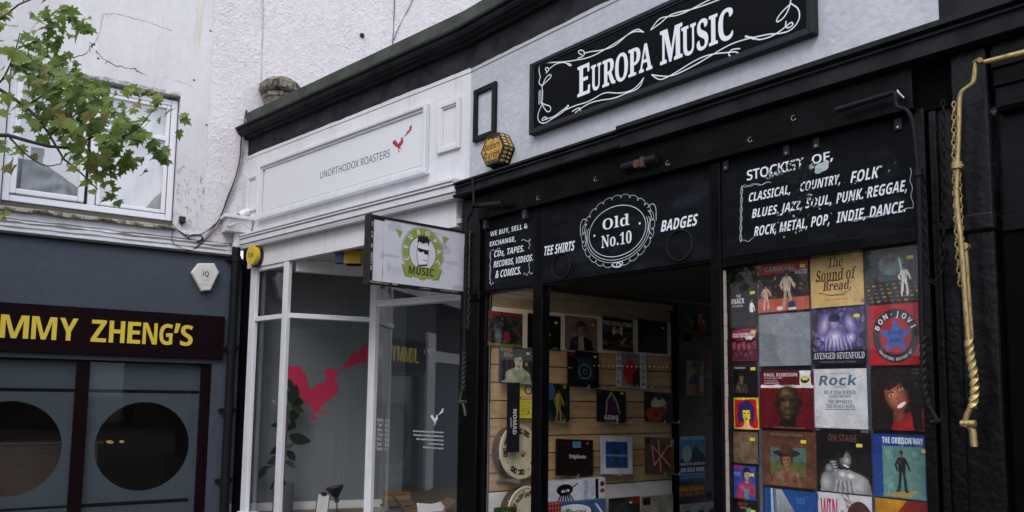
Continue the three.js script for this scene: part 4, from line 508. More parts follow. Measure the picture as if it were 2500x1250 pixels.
{ // yellow and black hexagonal alarm
  const [s, y] = [0.467,3.654], r = .155, t = thing('alarm_box', 'worn yellow and black six-sided alarm box under the empty black frame', 'alarm box', PE, [s, y - r, 0]);
  const hex = (k) => Array.from({ length: 6 }, (_, i) => [s + k * r * Math.cos(i * Math.PI / 3), y + k * r * .96 * Math.sin(i * Math.PI / 3)]);
  const side = mat(.03, .028, .024, .7, { bumpMap: bumpSoft, bumpScale: .003 }), worn = mat(.62, .43, .1, .6, { map: field(128, (u, v) => { const k = fbm(u, v, 9, 4, 401) > .56 ? .12 : 1; return [k, k, k]; }, 9, true) });
  part(t, 'housing', slab(hex(.985), .115, .003).translate(0, 0, .003), side);
  for (const m of [1, -1]) for (let i = 0; i < 4; i++) { const f = .12 + i * .23, x = s + r * (1 - .5 * f) * 1.0, yy = y + m * r * .83 * f; part(t, 'louvre', bx(-.006, -.011, .006, .011, .02, .108, .002).rotateZ(m * .52).translate(x, yy, 0), worn); }
  const q = board(s - r, y - r, s + r, y + r, 800); q.fill('#d3a136'); q.speck(60, '#8a6a22', .002, .012); q.c.fillStyle = '#17150f'; q.text('Modern', SANS, [s - .12, y + .0, s + .1, y + .06]); q.text('Alarms', SANS, [s - .12, y - .075, s + .1, y - .015]); for (let i = 0; i < 26; i++) q.line([[s + R(-.1, .1), y + R(-.13, -.07)], [s + R(-.1, .1), y + R(-.13, -.09)]], .004, '#1c1912'); for (let i = 0; i < 26; i++) q.line([[s + R(-.06, .08), y + R(.09, .13)], [s + R(-.08, .09), y + R(.08, .12)]], .006, '#1c1912'); q.speck(200, '#17150f', .001, .006); { const h = hex(.93); q.line([...h, h[0]].flatMap((p) => [p, p]), .012, '#1a1711', true); }
  part(t, 'print', uvr(slab(hex(.97), .001), s - r, y - r, s + r, y + r).translate(0, 0, .1212), mat(.95, .95, .95, .6, { map: tex(q.cv) })); part(t, 'base', slab(hex(.99).map(([a, b]) => [a, b - .012]), .06).translate(0, 0, .001), MT.dark); }
{ // projecting box sign
  const J0 = -0.978, J1 = -.05, y0 = 2.487, y1 = 3.01, d = .085, t = thing('projecting_sign', 'white projecting box sign with green ring emblem hung over the cafe door', 'sign', PJ, [(J0 + J1) / 2, y0, -.05]);
  const w = .021; part(t, 'sign_case', join([frameBars(J0 - .005, y0, J1 + .04, y1 + .03, w, -d, .004, .003), bx(J0 - .012, y0 - .01, J0 - .004, y1 + .04, -d - .01, .006, .003), bx(J1 + .03, y0 + .1, J1 + .14, y0 + .16, -.08, -.02, .004), bx(J1 + .03, y1 - .1, J1 + .14, y1 - .04, -.08, -.02, .004)]), mat(.02, .019, .019, .6, { map: colBlack, bumpMap: bumpSoft, bumpScale: .005 }));
  const q = board(J0 + w, y0 + w, J1, y1 + .01, 720), c = q.c; q.fill('#cdcdd8'); sgrid(q, 26, '#9a979c', 31); c.globalAlpha = .7; for (let i = 0; i < 60; i++) q.line([[R(J0, J1), R(y0, y1)], [R(J0, J1) * 0 + R(J0, J1), 0]].slice(0, 1).flatMap((p) => [p, [p[0] + R(-.003, .003), p[1] - R(.01, .06)]]), .002, '#b9b7bd'); c.globalAlpha = 1; q.speck(50, '#6f6a66', .001, .003);
  q.line([[J0 + .115, y0], [J0 + .115, y1]], .003, '#aaa8ae'); q.line([[J0 + .113, y0 + .05], [J0 + .113, y0 + .14]], .006, '#7d7a66'); q.poly([[J0 + w, y1 + .01], [J0 + .12, y1 + .01], [J0 + .12, y1 - .012], [J0 + w, y1 - .008]], '#4a2320');
  const cx = -0.484, cy = 2.793, G = '#8e9b46', K = '#1d1e24', r = .195; void G;
  q.poly([[cx - .27, cy + .165], [cx - .2, cy + .15], [cx - .225, cy + .09]], G); q.poly([[cx + .27, cy + .16], [cx + .19, cy + .17], [cx + .22, cy + .1]], G);
  q.ell(cx, cy, r * 1.06, r * 1.1, .003, K); q.ell(cx, cy, r * 1.02, r * 1.06, 0, G); q.ell(cx, cy - .005, r * .67, r * .7, 0, '#d4d4de'); q.ell(cx, cy - .005, r * .69, r * .72, .003, K);
  c.fillStyle = '#dcdce4'; 'CEUROPAC'.split('').forEach((ch, i) => { const f = (202 - i * 32) * Math.PI / 180, x = cx + r * .85 * Math.cos(f), y = cy + r * .89 * Math.sin(f); c.save(); c.translate(q.X(x), q.Y(y)); c.rotate(Math.PI / 2 - f); c.font = 'bold 42px sans-serif'; c.textAlign = 'center'; c.textBaseline = 'middle'; c.fillText(ch, 0, 0); c.restore(); });
  // quiffed head in dark glasses
  q.poly([[cx - .05, cy + .06], [cx + .055, cy + .06], [cx + .058, cy - .03], [cx + .045, cy - .1], [cx - .01, cy - .12], [cx - .05, cy - .08]], '#e4e4ea'); q.line([[cx - .052, cy + .06], [cx - .06, cy - .02], [cx - .045, cy - .08], [cx - .03, cy - .13]], .005, K); q.line([[cx + .055, cy + .03], [cx + .06, cy - .03], [cx + .04, cy - .1]], .004, K);
  q.poly([[cx - .055, cy + .07], [cx - .05, cy + .12], [cx - .02, cy + .15], [cx - .01, cy + .13], [cx + .01, cy + .16], [cx + .02, cy + .13], [cx + .045, cy + .155], [cx + .05, cy + .12], [cx + .07, cy + .12], [cx + .06, cy + .06], [cx + .045, cy + .09], [cx, cy + .075], [cx - .035, cy + .09]], K); q.poly([[cx - .05, cy + .035], [cx + .062, cy + .025], [cx + .055, cy - .012], [cx + .02, cy - .012], [cx + .008, cy + .01], [cx - .02, cy - .002], [cx - .045, cy + .01]], K); q.line([[cx + .005, cy - .06], [cx + .022, cy - .068], [cx + .035, cy - .06]], .005, K); q.line([[cx - .04, cy - .115], [cx + .045, cy - .1]], .014, K);
  q.poly([[cx - .2, cy - .12], [cx + .2, cy - .12], [cx + .17, cy - .22], [cx + .06, cy - .21], [cx, cy - .245], [cx - .06, cy - .21], [cx - .17, cy - .22]], G); q.line([[cx - .2, cy - .12], [cx - .17, cy - .225], [cx - .06, cy - .213]], .004, K); q.line([[cx + .2, cy - .12], [cx + .17, cy - .225], [cx + .06, cy - .213]], .004, K); q.line([[cx - .09, cy - .215], [cx, cy - .25], [cx + .09, cy - .215]], .008, '#d4d4de'); c.fillStyle = K; q.text('MUSIC', SANS, [cx - .135, cy - .19, cx + .12, cy - .125], .06);
  part(t, 'worn_edge', join(Array.from({ length: 26 }, () => { const a = rnd() < .5, y = R(y0, y1), x = R(J0, J1); return a ? bx(J0 - .004, y, J0 + .006 + R(0, .006), y + R(.008, .05), .003, .0052, .001) : bx(x, y0 + .004, x + R(.01, .07), y0 + .006 + R(.002, .01), .003, .0052, .001); })), mat(.33, .27, .23, .9), null, 'chipped pale and rusty edge of the case');
  part(t, 'printed_face', uvr(bx(J0 + w, y0 + w, J1, y1 + .01, -.02, -.004, 0), J0 + w, y0 + w, J1, y1 + .01), mat(.97, .97, .97, .45, { map: tex(q.cv) })); }
// ---------- awning irons and chains ----------
function twist(pts, r, turns, seg = 70) { // twisted square bar
  const cv = new THREE.CatmullRomCurve3(pts.map((p) => V3(p))), fr = cv.computeFrenetFrames(seg, false), P = [], I = [], K = 4;
  for (let i = 0; i <= seg; i++) { const c = cv.getPointAt(i / seg), a0 = i / seg * turns * 6.2832; for (let k = 0; k < K; k++) { const rr = r * 1.1, a = a0 + k / K * 6.2832, v = c.clone().addScaledVector(fr.normals[i], rr * Math.cos(a)).addScaledVector(fr.binormals[i], rr * Math.sin(a)); P.push(v.x, v.y, v.z); } }
  for (let i = 0; i < seg; i++) for (let k = 0; k < K; k++) { const a = i * K + k, b = i * K + (k + 1) % K, c = a + K, d = b + K; I.push(a, b, c, b, d, c); }
  const g = new THREE.BufferGeometry(); g.setAttribute('position', new THREE.Float32BufferAttribute(P, 3)); g.setIndex(I); const h = g.toNonIndexed(); h.computeVertexNormals(); return uvm(h);
}
const flat3 = (p, n) => p.map(([s, y], i) => [s, y, Array.isArray(n) ? n[i] : n]);
function chainGeo(p, n, r, w) { // links of a hanging chain along a line
  const cv = new THREE.CatmullRomCurve3(flat3(p, n).map(V3)), L = cv.getLength(), k = Math.round(L / (r * 2.5)), out = [];
  for (let i = 0; i < k; i++) { const c = cv.getPointAt((i + .5) / k), d = cv.getTangentAt((i + .5) / k), g = new THREE.TorusGeometry(r, w, 6, 12); g.scale(.72, 1.15, 1); g.rotateY(i % 2 ? .9 : -.65); g.applyQuaternion(new THREE.Quaternion().setFromUnitVectors(new THREE.Vector3(0, 1, 0), d)); out.push(plain(g.translate(c.x, c.y, c.z))); }
  return join(out);
}
{ // brass painted arm at the right
  const t = thing('awning_arm', 'gold painted iron awning arm with twisted shaft on the right pier', 'awning arm', PE, [4.085,2.94, 0]), n = .14;
  part(t, 'arm_bar', rod([...[4.189,3.208], n], [...[4.515,3.186], n + .02], .012, .017), MT.brass);
  part(t, 'crank', tube(flat3([[4.185,3.209],[4.165,3.224],[4.155,3.213],[4.146,3.155],[4.137,3.121],[4.113,3.108],[4.087,3.091],[4.076,3.054],[4.069,2.944],[4.055,2.745],[4.044,2.606]], n), .0108, 60, 10), MT.brass);
  part(t, 'hinge_pin', rod([...[4.14,3.232], n - .03], [...[4.182,3.214], n + .03], .012), MT.brass);
  part(t, 'shaft', tube(flat3([[4.045,2.616],[4.046,2.506],[4.053,2.406],[4.059,2.267],[4.063,2.11],[4.068,1.955],[4.07,1.877]], n), .0122, 40, 10), MT.brass); part(t, 'collar', join([rod([...[4.051,2.722], n], [...[4.052,2.753], n], .025), rod([...[4.04,2.738], n], [...[4.08,2.731], n], .008)]), MT.brass);
  part(t, 'twisted_shaft', twist(flat3([[4.069,1.897],[4.075,1.82],[4.084,1.743],[4.087,1.677],[4.081,1.62],[4.071,1.582]], n), .0185, 2.2), MT.brass);
  part(t, 'foot', join([tube(flat3([[4.073,1.592],[4.052,1.553],[4.04,1.515],[4.042,1.493]], n), .013, 16, 10), rod([...[4.022,1.507], n], [...[4.085,1.509], n], .016), tube(flat3([[4.046,1.504],[4.063,1.474],[4.066,1.436],[4.068,1.402]], .12), .017, 14, 8)]), MT.brass);
  part(t, 'stay_rod', join([rod([...[4.063,2.344], .11], [...[4.072,1.899], .11], .011), disc(4.065,2.344, .1, .135, .018)]), MT.brass);
}
{ const t = thing('brass_chain', 'gold painted chain hanging beside the gold awning arm', 'chain', PE, [4.038,3.064, .08]); part(t, 'chain_links', chainGeo([[4.029,3.076],[4.021,2.909],[4.016,2.704],[4.015,2.521],[4.016,2.359],[4.019,2.239],[4.023,2.159]], .08, .0125, .005), MT.brass); part(t, 'chain_links', chainGeo([[4.027,2.728],[4.028,2.605],[4.028,2.483],[4.028,2.382]], .05, .011, .004), MT.brass); }
{ const t = thing('black_chain', 'long black chain hanging on the pier left of the gold arm', 'chain', PE, [3.967,3.118, .05]); part(t, 'chain_links', chainGeo([[3.967,3.108],[3.962,2.93],[3.957,2.743],[3.951,2.578],[3.944,2.435],[3.933,2.313],[3.917,2.223],[3.894,2.195],[3.872,2.207],[3.858,2.271],[3.856,2.385],[3.857,2.553],[3.861,2.742]], .05, .014, .005), MT.iron); }
{ const t = thing('awning_arm', 'black iron awning arm over the right end of the STOCKIST board', 'awning arm', PE, [3.781,3.028, .1]), n = .1;
  part(t, 'arm_bar', rod([...[3.439,3.188], n], [...[3.749,3.198], n], .017, .014), MT.iron);
  part(t, 'crank', tube(flat3([[3.749,3.2],[3.759,3.175],[3.76,3.131],[3.774,3.11],[3.808,3.09],[3.831,3.047],[3.844,2.969],[3.854,2.797],[3.857,2.712]], n), .011, 50, 10), MT.iron); part(t, 'collar', rod([...[3.858,2.733], n], [...[3.859,2.77], n], .022), MT.iron);
  part(t, 'shaft', tube(flat3([[3.858,2.733],[3.855,2.545],[3.852,2.297],[3.847,2.051],[3.846,1.909]], n), .0135, 30, 10), MT.iron); part(t, 'twisted_shaft', twist(flat3([[3.847,1.929],[3.845,1.828],[3.844,1.728],[3.848,1.648],[3.865,1.588]], n), .014, 2.2), MT.iron);
  part(t, 'foot', join([tube(flat3([[3.858,1.598],[3.88,1.559],[3.897,1.526],[3.9,1.51]], n), .012, 14, 8), rod([...[3.87,1.507], n], [...[3.923,1.517], n], .012)]), MT.iron);
  const [hs, hy] = [3.759,3.204]; part(t, 'white_hook', tube([[hs - .012, hy + .02, .05], [hs, hy, .06], [hs + .02, hy - .03, .05]], .004, 10, 6), MT.paper); }
{ const t = thing('awning_arm', 'black iron awning arm at the left end of the record shop beside the projecting sign', 'awning arm', PE, [0.119,2.89, .1]), n = .1;
  part(t, 'arm_bar', rod([...[0.224,3.219], n], [...[0.584,3.176], n], .02, .024), MT.iron); part(t, 'crank', tube(flat3([[0.208,3.472],[0.223,3.333],[0.232,3.225],[0.204,3.208],[0.194,3.16],[0.149,3.125],[0.134,3.063],[0.136,2.814]], .12), .013, 40, 8), MT.iron);
  part(t, 'shaft', tube(flat3([[0.107,2.891],[0.107,2.536],[0.107,2.185],[0.108,1.976]], n), .018, 24, 10), MT.iron); part(t, 'twisted_shaft', twist(flat3([[0.107,2.01],[0.1,1.872],[0.098,1.733],[0.095,1.647]], n), .02, 2.2), mat(.02, .019, .019, .45, { sp: .4 })); part(t, 'foot', join([tube(flat3([[0.095,1.664],[0.074,1.602],[0.07,1.561],[0.105,1.544]], n), .015, 12, 8), rod([...[0.047,1.55], n], [...[0.144,1.561], n], .014), tube(flat3([[0.105,1.544],[0.129,1.493],[0.142,1.442]], n), .013, 10, 8)]), mat(.035, .03, .03, .5)); }
{ const t = thing('rusty_chain', 'rusty dark chain hanging beside the left awning arm', 'chain', PE, [0.106,2.967, .07]); part(t, 'chain_links', chainGeo([[0.116,3.02],[0.113,2.752],[0.114,2.539]], .07, .013, .0045), mat(.09, .085, .08, .6)); part(t, 'chain_links', chainGeo([[0.114,2.539],[0.115,2.327],[0.108,2.169]], .07, .015, .005), MT.rust); }
// ---------- inside the record shop ----------
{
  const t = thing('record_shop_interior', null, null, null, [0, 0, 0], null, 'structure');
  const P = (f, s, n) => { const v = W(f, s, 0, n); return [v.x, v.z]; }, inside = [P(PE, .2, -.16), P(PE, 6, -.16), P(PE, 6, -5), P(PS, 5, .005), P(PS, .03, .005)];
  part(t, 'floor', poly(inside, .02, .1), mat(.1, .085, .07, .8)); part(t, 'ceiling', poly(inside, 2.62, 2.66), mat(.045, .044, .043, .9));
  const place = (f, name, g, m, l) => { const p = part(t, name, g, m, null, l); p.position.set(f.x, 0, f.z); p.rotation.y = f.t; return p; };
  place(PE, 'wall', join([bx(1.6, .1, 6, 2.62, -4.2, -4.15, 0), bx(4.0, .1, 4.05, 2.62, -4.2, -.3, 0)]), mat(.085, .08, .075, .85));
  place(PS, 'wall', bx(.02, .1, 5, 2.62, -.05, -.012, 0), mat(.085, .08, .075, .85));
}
{
  const t = thing('slatwall_display', 'wooden slatwall display panel with white boards above and below', 'display wall', PS, [1, .3, 0]);
  const s0 = .0, s1 = 2.213, y0 = .806, y1 = 2.03, h = (y1 - y0) / 8;
  for (let i = 0; i < 8; i++) { const m = [MT.wood, MT.wood2 ||= mat(.6, .4, .2, .55, { map: colWood }), MT.wood3 ||= mat(.68, .46, .235, .5, { map: colWood })][i % 3]; const c = i % 2 ? 1.25 : .52; part(t, 'slat', bx(s0, y0 + i * h + .006, c, y0 + (i + 1) * h - .003, -.008, .012, .002), m); part(t, 'slat', bx(c + .0015, y0 + i * h + .006, s1, y0 + (i + 1) * h - .003, -.008, .012, .002), m); }
  part(t, 'white_board', bx(s0, 2.033, s1, 2.375, -.008, .01, .002), MT.panelWhite); part(t, 'white_board', bx(s0, .3, s1, .8, -.008, .01, .002), MT.panelWhite); part(t, 'moulding', join([bx(s0, 2.5, s1, 2.56, -.008, .04, .006), bx(s0, 2.375, s1, 2.5, -.008, .004, .002)]), mat(.42, .37, .29, .6, { map: colWood })); part(t, 'dark_end_panel', bx(s1 + .002, .1, s1 + .09, 2.56, -.01, .03, .004), MT.dark);
}
{ // warm strip lamp behind the doorway board: it gilds the tops of the sleeves
  const s0 = .45, s1 = 1.75, y = 2.585, n = -.2, t = thing('strip_lamp', 'warm strip lamp hidden behind the doorway board lighting the sleeves', 'lamp', PE, [1, y, n]);
  part(t, 'lamp_body', bx(s0 - .03, y, s1 + .03, y + .032, n - .05, n + .05, .004), MT.panelWhite); part(t, 'glowing_tube', rod([s0, y - .014, n], [s1, y - .014, n], .013), mat(.9, .8, .6, .5, { emissive: new THREE.Color(1, .72, .38), emissiveIntensity: 1.6 }));
  const l = new THREE.RectAreaLight(new THREE.Color(1, .74, .42), 12, s1 - s0, .03); l.name = 'strip_light'; l.position.copy(W(PE, (s0 + s1) / 2, y - .03, n)); l.rotation.set(-Math.PI / 2, PE.t, 0, 'YXZ'); scene.add(l);
}
// ---------- printed covers: one shared sheet of 8 x 8 squares ----------
const SHEET = canvas(2048, 2048), cells = [];
function cell(bg, draw, wp = 8) { // returns the uv rectangle of a new square; draw works in 0..100
  const i = cells.length, c = SHEET[1], x = (i % 8) * 256, y = Math.floor(i / 8) * 256; c.save(); c.beginPath(); c.rect(x, y, 256, 256); c.clip(); c.translate(x, y); c.scale(2.56, 2.56); c.fillStyle = bg; c.fillRect(0, 0, 100, 100);
  const late = []; const d = { c, late, rect: (a, b, w, h, f) => { c.fillStyle = f; c.fillRect(a, b, w, h); }, ell: (a, b, rx, ry, f, rot = 0) => { c.fillStyle = f; c.beginPath(); c.ellipse(a, b, rx, ry, rot, 0, 7); c.fill(); }, ring: (a, b, r, w, f) => { c.strokeStyle = f; c.lineWidth = w; c.beginPath(); c.arc(a, b, r, 0, 7); c.stroke(); }, poly: (p, f) => { c.fillStyle = f; c.beginPath(); p.forEach((q, k) => k ? c.lineTo(q[0], q[1]) : c.moveTo(q[0], q[1])); c.closePath(); c.fill(); }, line: (p, w, f) => { c.strokeStyle = f; c.lineWidth = w; c.lineCap = 'round'; c.beginPath(); p.forEach((q, k) => k ? c.lineTo(q[0], q[1]) : c.moveTo(q[0], q[1])); c.stroke(); },
    text: (...q) => late.push(() => d.textNow(...q)), arc: (...q) => late.push(() => d.arcNow(...q)),
    textNow: (s, f, a, b, w, h, fill, sl = 0) => { c.save(); c.fillStyle = fill; ink(c, s, f, x + a * 2.56, y + b * 2.56, x + (a + w) * 2.56, y + (b + h) * 2.56, sl); c.restore(); },
    arcNow: (s, cx, cy, r, a0, a1, size, fill, flip) => { [...s].forEach((ch, k) => { const f = a0 + (a1 - a0) * (s.length > 1 ? k / (s.length - 1) : 0); c.save(); c.translate(cx + r * Math.cos(f), cy + r * Math.sin(f)); c.rotate(f + (flip ? -1 : 1) * Math.PI / 2); c.fillStyle = fill; c.font = 'bold ' + size + 'px sans-serif'; c.textAlign = 'center'; c.textBaseline = 'middle'; c.fillText(ch, 0, 0); c.restore(); }); },
    noise: (n, cols, z, k) => { for (let q = 0; q < n; q++) { c.globalAlpha = .25 + .5 * hash(q, k, 1); c.fillStyle = cols[q % cols.length]; c.beginPath(); c.ellipse(100 * hash(q, k, 2), 100 * hash(q, k, 3), z * (.4 + hash(q, k, 4)), z * (.3 + .6 * hash(q, k, 5)), 6 * hash(q, k, 6), 0, 7); c.fill(); } c.globalAlpha = 1; },
    soft: (a, b, rx, ry, c0, c1, rot = 0, ox = 0, oy = 0) => { c.save(); c.translate(a, b); c.rotate(rot); c.scale(rx, ry); const g = c.createRadialGradient(ox, oy, 0, 0, 0, 1); g.addColorStop(0, c0); g.addColorStop(.75, c1); g.addColorStop(1, c1 + '00'); c.fillStyle = g; c.beginPath(); c.arc(0, 0, 1, 0, 7); c.fill(); c.restore(); },
    // a plain invented half figure and a plain invented face
    bust: (cx, top, h, coat, skin, hair) => { d.poly([[cx - h * .44, top + h], [cx - h * .37, top + h * .64], [cx - h * .13, top + h * .5], [cx + h * .13, top + h * .5], [cx + h * .37, top + h * .64], [cx + h * .44, top + h]], coat); d.c.globalAlpha = .3; d.soft(cx - h * .2, top + h * .74, h * .16, h * .22, '#ffffff', coat); d.soft(cx + h * .26, top + h * .82, h * .16, h * .24, '#000000', coat); for (let q = 0; q < 7; q++) d.line([[cx - h * .3 + q * h * .1, top + h * (.62 + .06 * (q % 3))], [cx - h * .34 + q * h * .115, top + h]], .7, q % 2 ? '#000' : '#fff'); d.c.globalAlpha = 1;
      d.soft(cx, top + h * .45, h * .085, h * .13, skin, skin); d.c.globalAlpha = .4; d.soft(cx + h * .02, top + h * .47, h * .08, h * .06, '#000000', skin); d.c.globalAlpha = 1; d.soft(cx, top + h * .22, h * .22, h * .27, hair, hair); d.soft(cx, top + h * .27, h * .145, h * .2, skin, skin); d.c.globalAlpha = .45; d.soft(cx + h * .08, top + h * .3, h * .08, h * .17, hair, skin); d.c.globalAlpha = .75; for (const m of [-1, 1]) { d.soft(cx + m * h * .055, top + h * .25, h * .036, h * .018, hair, hair); } d.soft(cx, top + h * .365, h * .05, h * .017, '#5a2320', '#7a3a34'); d.c.globalAlpha = .5; d.soft(cx + h * .012, top + h * .305, h * .022, h * .03, hair, skin); d.c.globalAlpha = 1; d.soft(cx - h * .04, top + h * .1, h * .17, h * .085, hair, hair, -.2); },
    stand: (cx, top, h, coat, skin, leg) => { const k = (p, w, f) => d.line(p.map(([x, y]) => [cx + x * h, top + y * h]), w * h, f); k([[-.04, .5], [-.06, .74], [-.1, .97]], .075, leg); k([[.04, .5], [.08, .72], [.1, .97]], .075, leg); k([[-.12, .96], [-.16, .985]], .04, '#222'); k([[.1, .96], [.15, .985]], .04, '#222'); k([[-.1, .23], [-.17, .36], [-.12, .48]], .055, coat); k([[.1, .23], [.16, .35], [.2, .46]], .055, coat); d.poly([[-.12, .19], [-.04, .155], [.04, .155], [.12, .19], [.1, .36], [.09, .53], [-.09, .53], [-.1, .36]].map(([x, y]) => [cx + x * h, top + y * h]), coat); d.c.globalAlpha = .35; d.soft(cx + h * .06, top + h * .36, h * .06, h * .17, '#000000', coat); d.soft(cx - h * .05, top + h * .28, h * .05, h * .1, '#ffffff', coat); d.soft(cx + h * .06, top + h * .74, h * .03, h * .2, '#000000', leg); d.c.globalAlpha = 1; k([[0, .1], [0, .17]], .045, skin); d.soft(cx, top + h * .07, h * .05, h * .07, skin, skin); d.soft(cx - h * .008, top + h * .04, h * .055, h * .045, '#1c1512', '#1c1512'); k([[-.115, .47], [-.1, .5]], .035, skin); k([[.2, .46], [.21, .49]], .035, skin); } };
  draw(d); for (let q = 0; q < 260; q++) { c.globalAlpha = .07; c.fillStyle = q % 2 ? '#fff' : '#000'; c.fillRect(100 * hash(q, i, 71), 100 * hash(q, i, 72), 1 + 4 * hash(q, i, 73), 1 + 3 * hash(q, i, 74)); }
  { // break up clean outlines the way a printed photograph does: warp, mottle, tone
    const w = 256, im = c.getImageData(x, y, w, w), o = new Uint8ClampedArray(im.data), g = []; for (let j = 0; j < 65; j++) for (let k = 0; k < 65; k++) g.push([fbm(k / 64, j / 64, 12, 3, 600 + i) - .5, fbm(k / 64, j / 64, 12, 3, 700 + i) - .5, fbm(k / 64, j / 64, 7, 4, 800 + i) - .5]);
    for (let j = 0; j < w; j++) for (let k = 0; k < w; k++) { const n = g[(j >> 2) * 65 + (k >> 2)], sx = Math.max(0, Math.min(255, Math.round(k + n[0] * wp))), sy = Math.max(0, Math.min(255, Math.round(j + n[1] * wp))), a = (sy * w + sx) * 4, b = (j * w + k) * 4, m = 1 + n[2] * (wp > 4 ? .45 : .22) + (hash(k, j, i) - .5) * .12; for (let e = 0; e < 3; e++) im.data[b + e] = o[a + e] * m; }
    c.putImageData(im, x, y); }
  c.globalAlpha = 1; for (const f of late) f();
  c.restore(); cells.push(i); const u = (i % 8) / 8, v = 1 - Math.floor(i / 8) / 8, e = .003; return [u + e, v - .125 + e, u + .125 - e, v - e];
}
const sheetMat = (rough, o) => new THREE.MeshPhysicalMaterial({ color: 0xffffff, roughness: rough, specularIntensity: .5, ...o });
const coverGloss = sheetMat(.42), coverMatt = sheetMat(.55), clear = new THREE.MeshPhysicalMaterial({ color: 0xffffff, transmission: 1, thickness: 0, roughness: .04, ior: 1.2, bumpMap: bumpSoft, bumpScale: .006 });
const stick = mat(.72, .68, .04, .5);
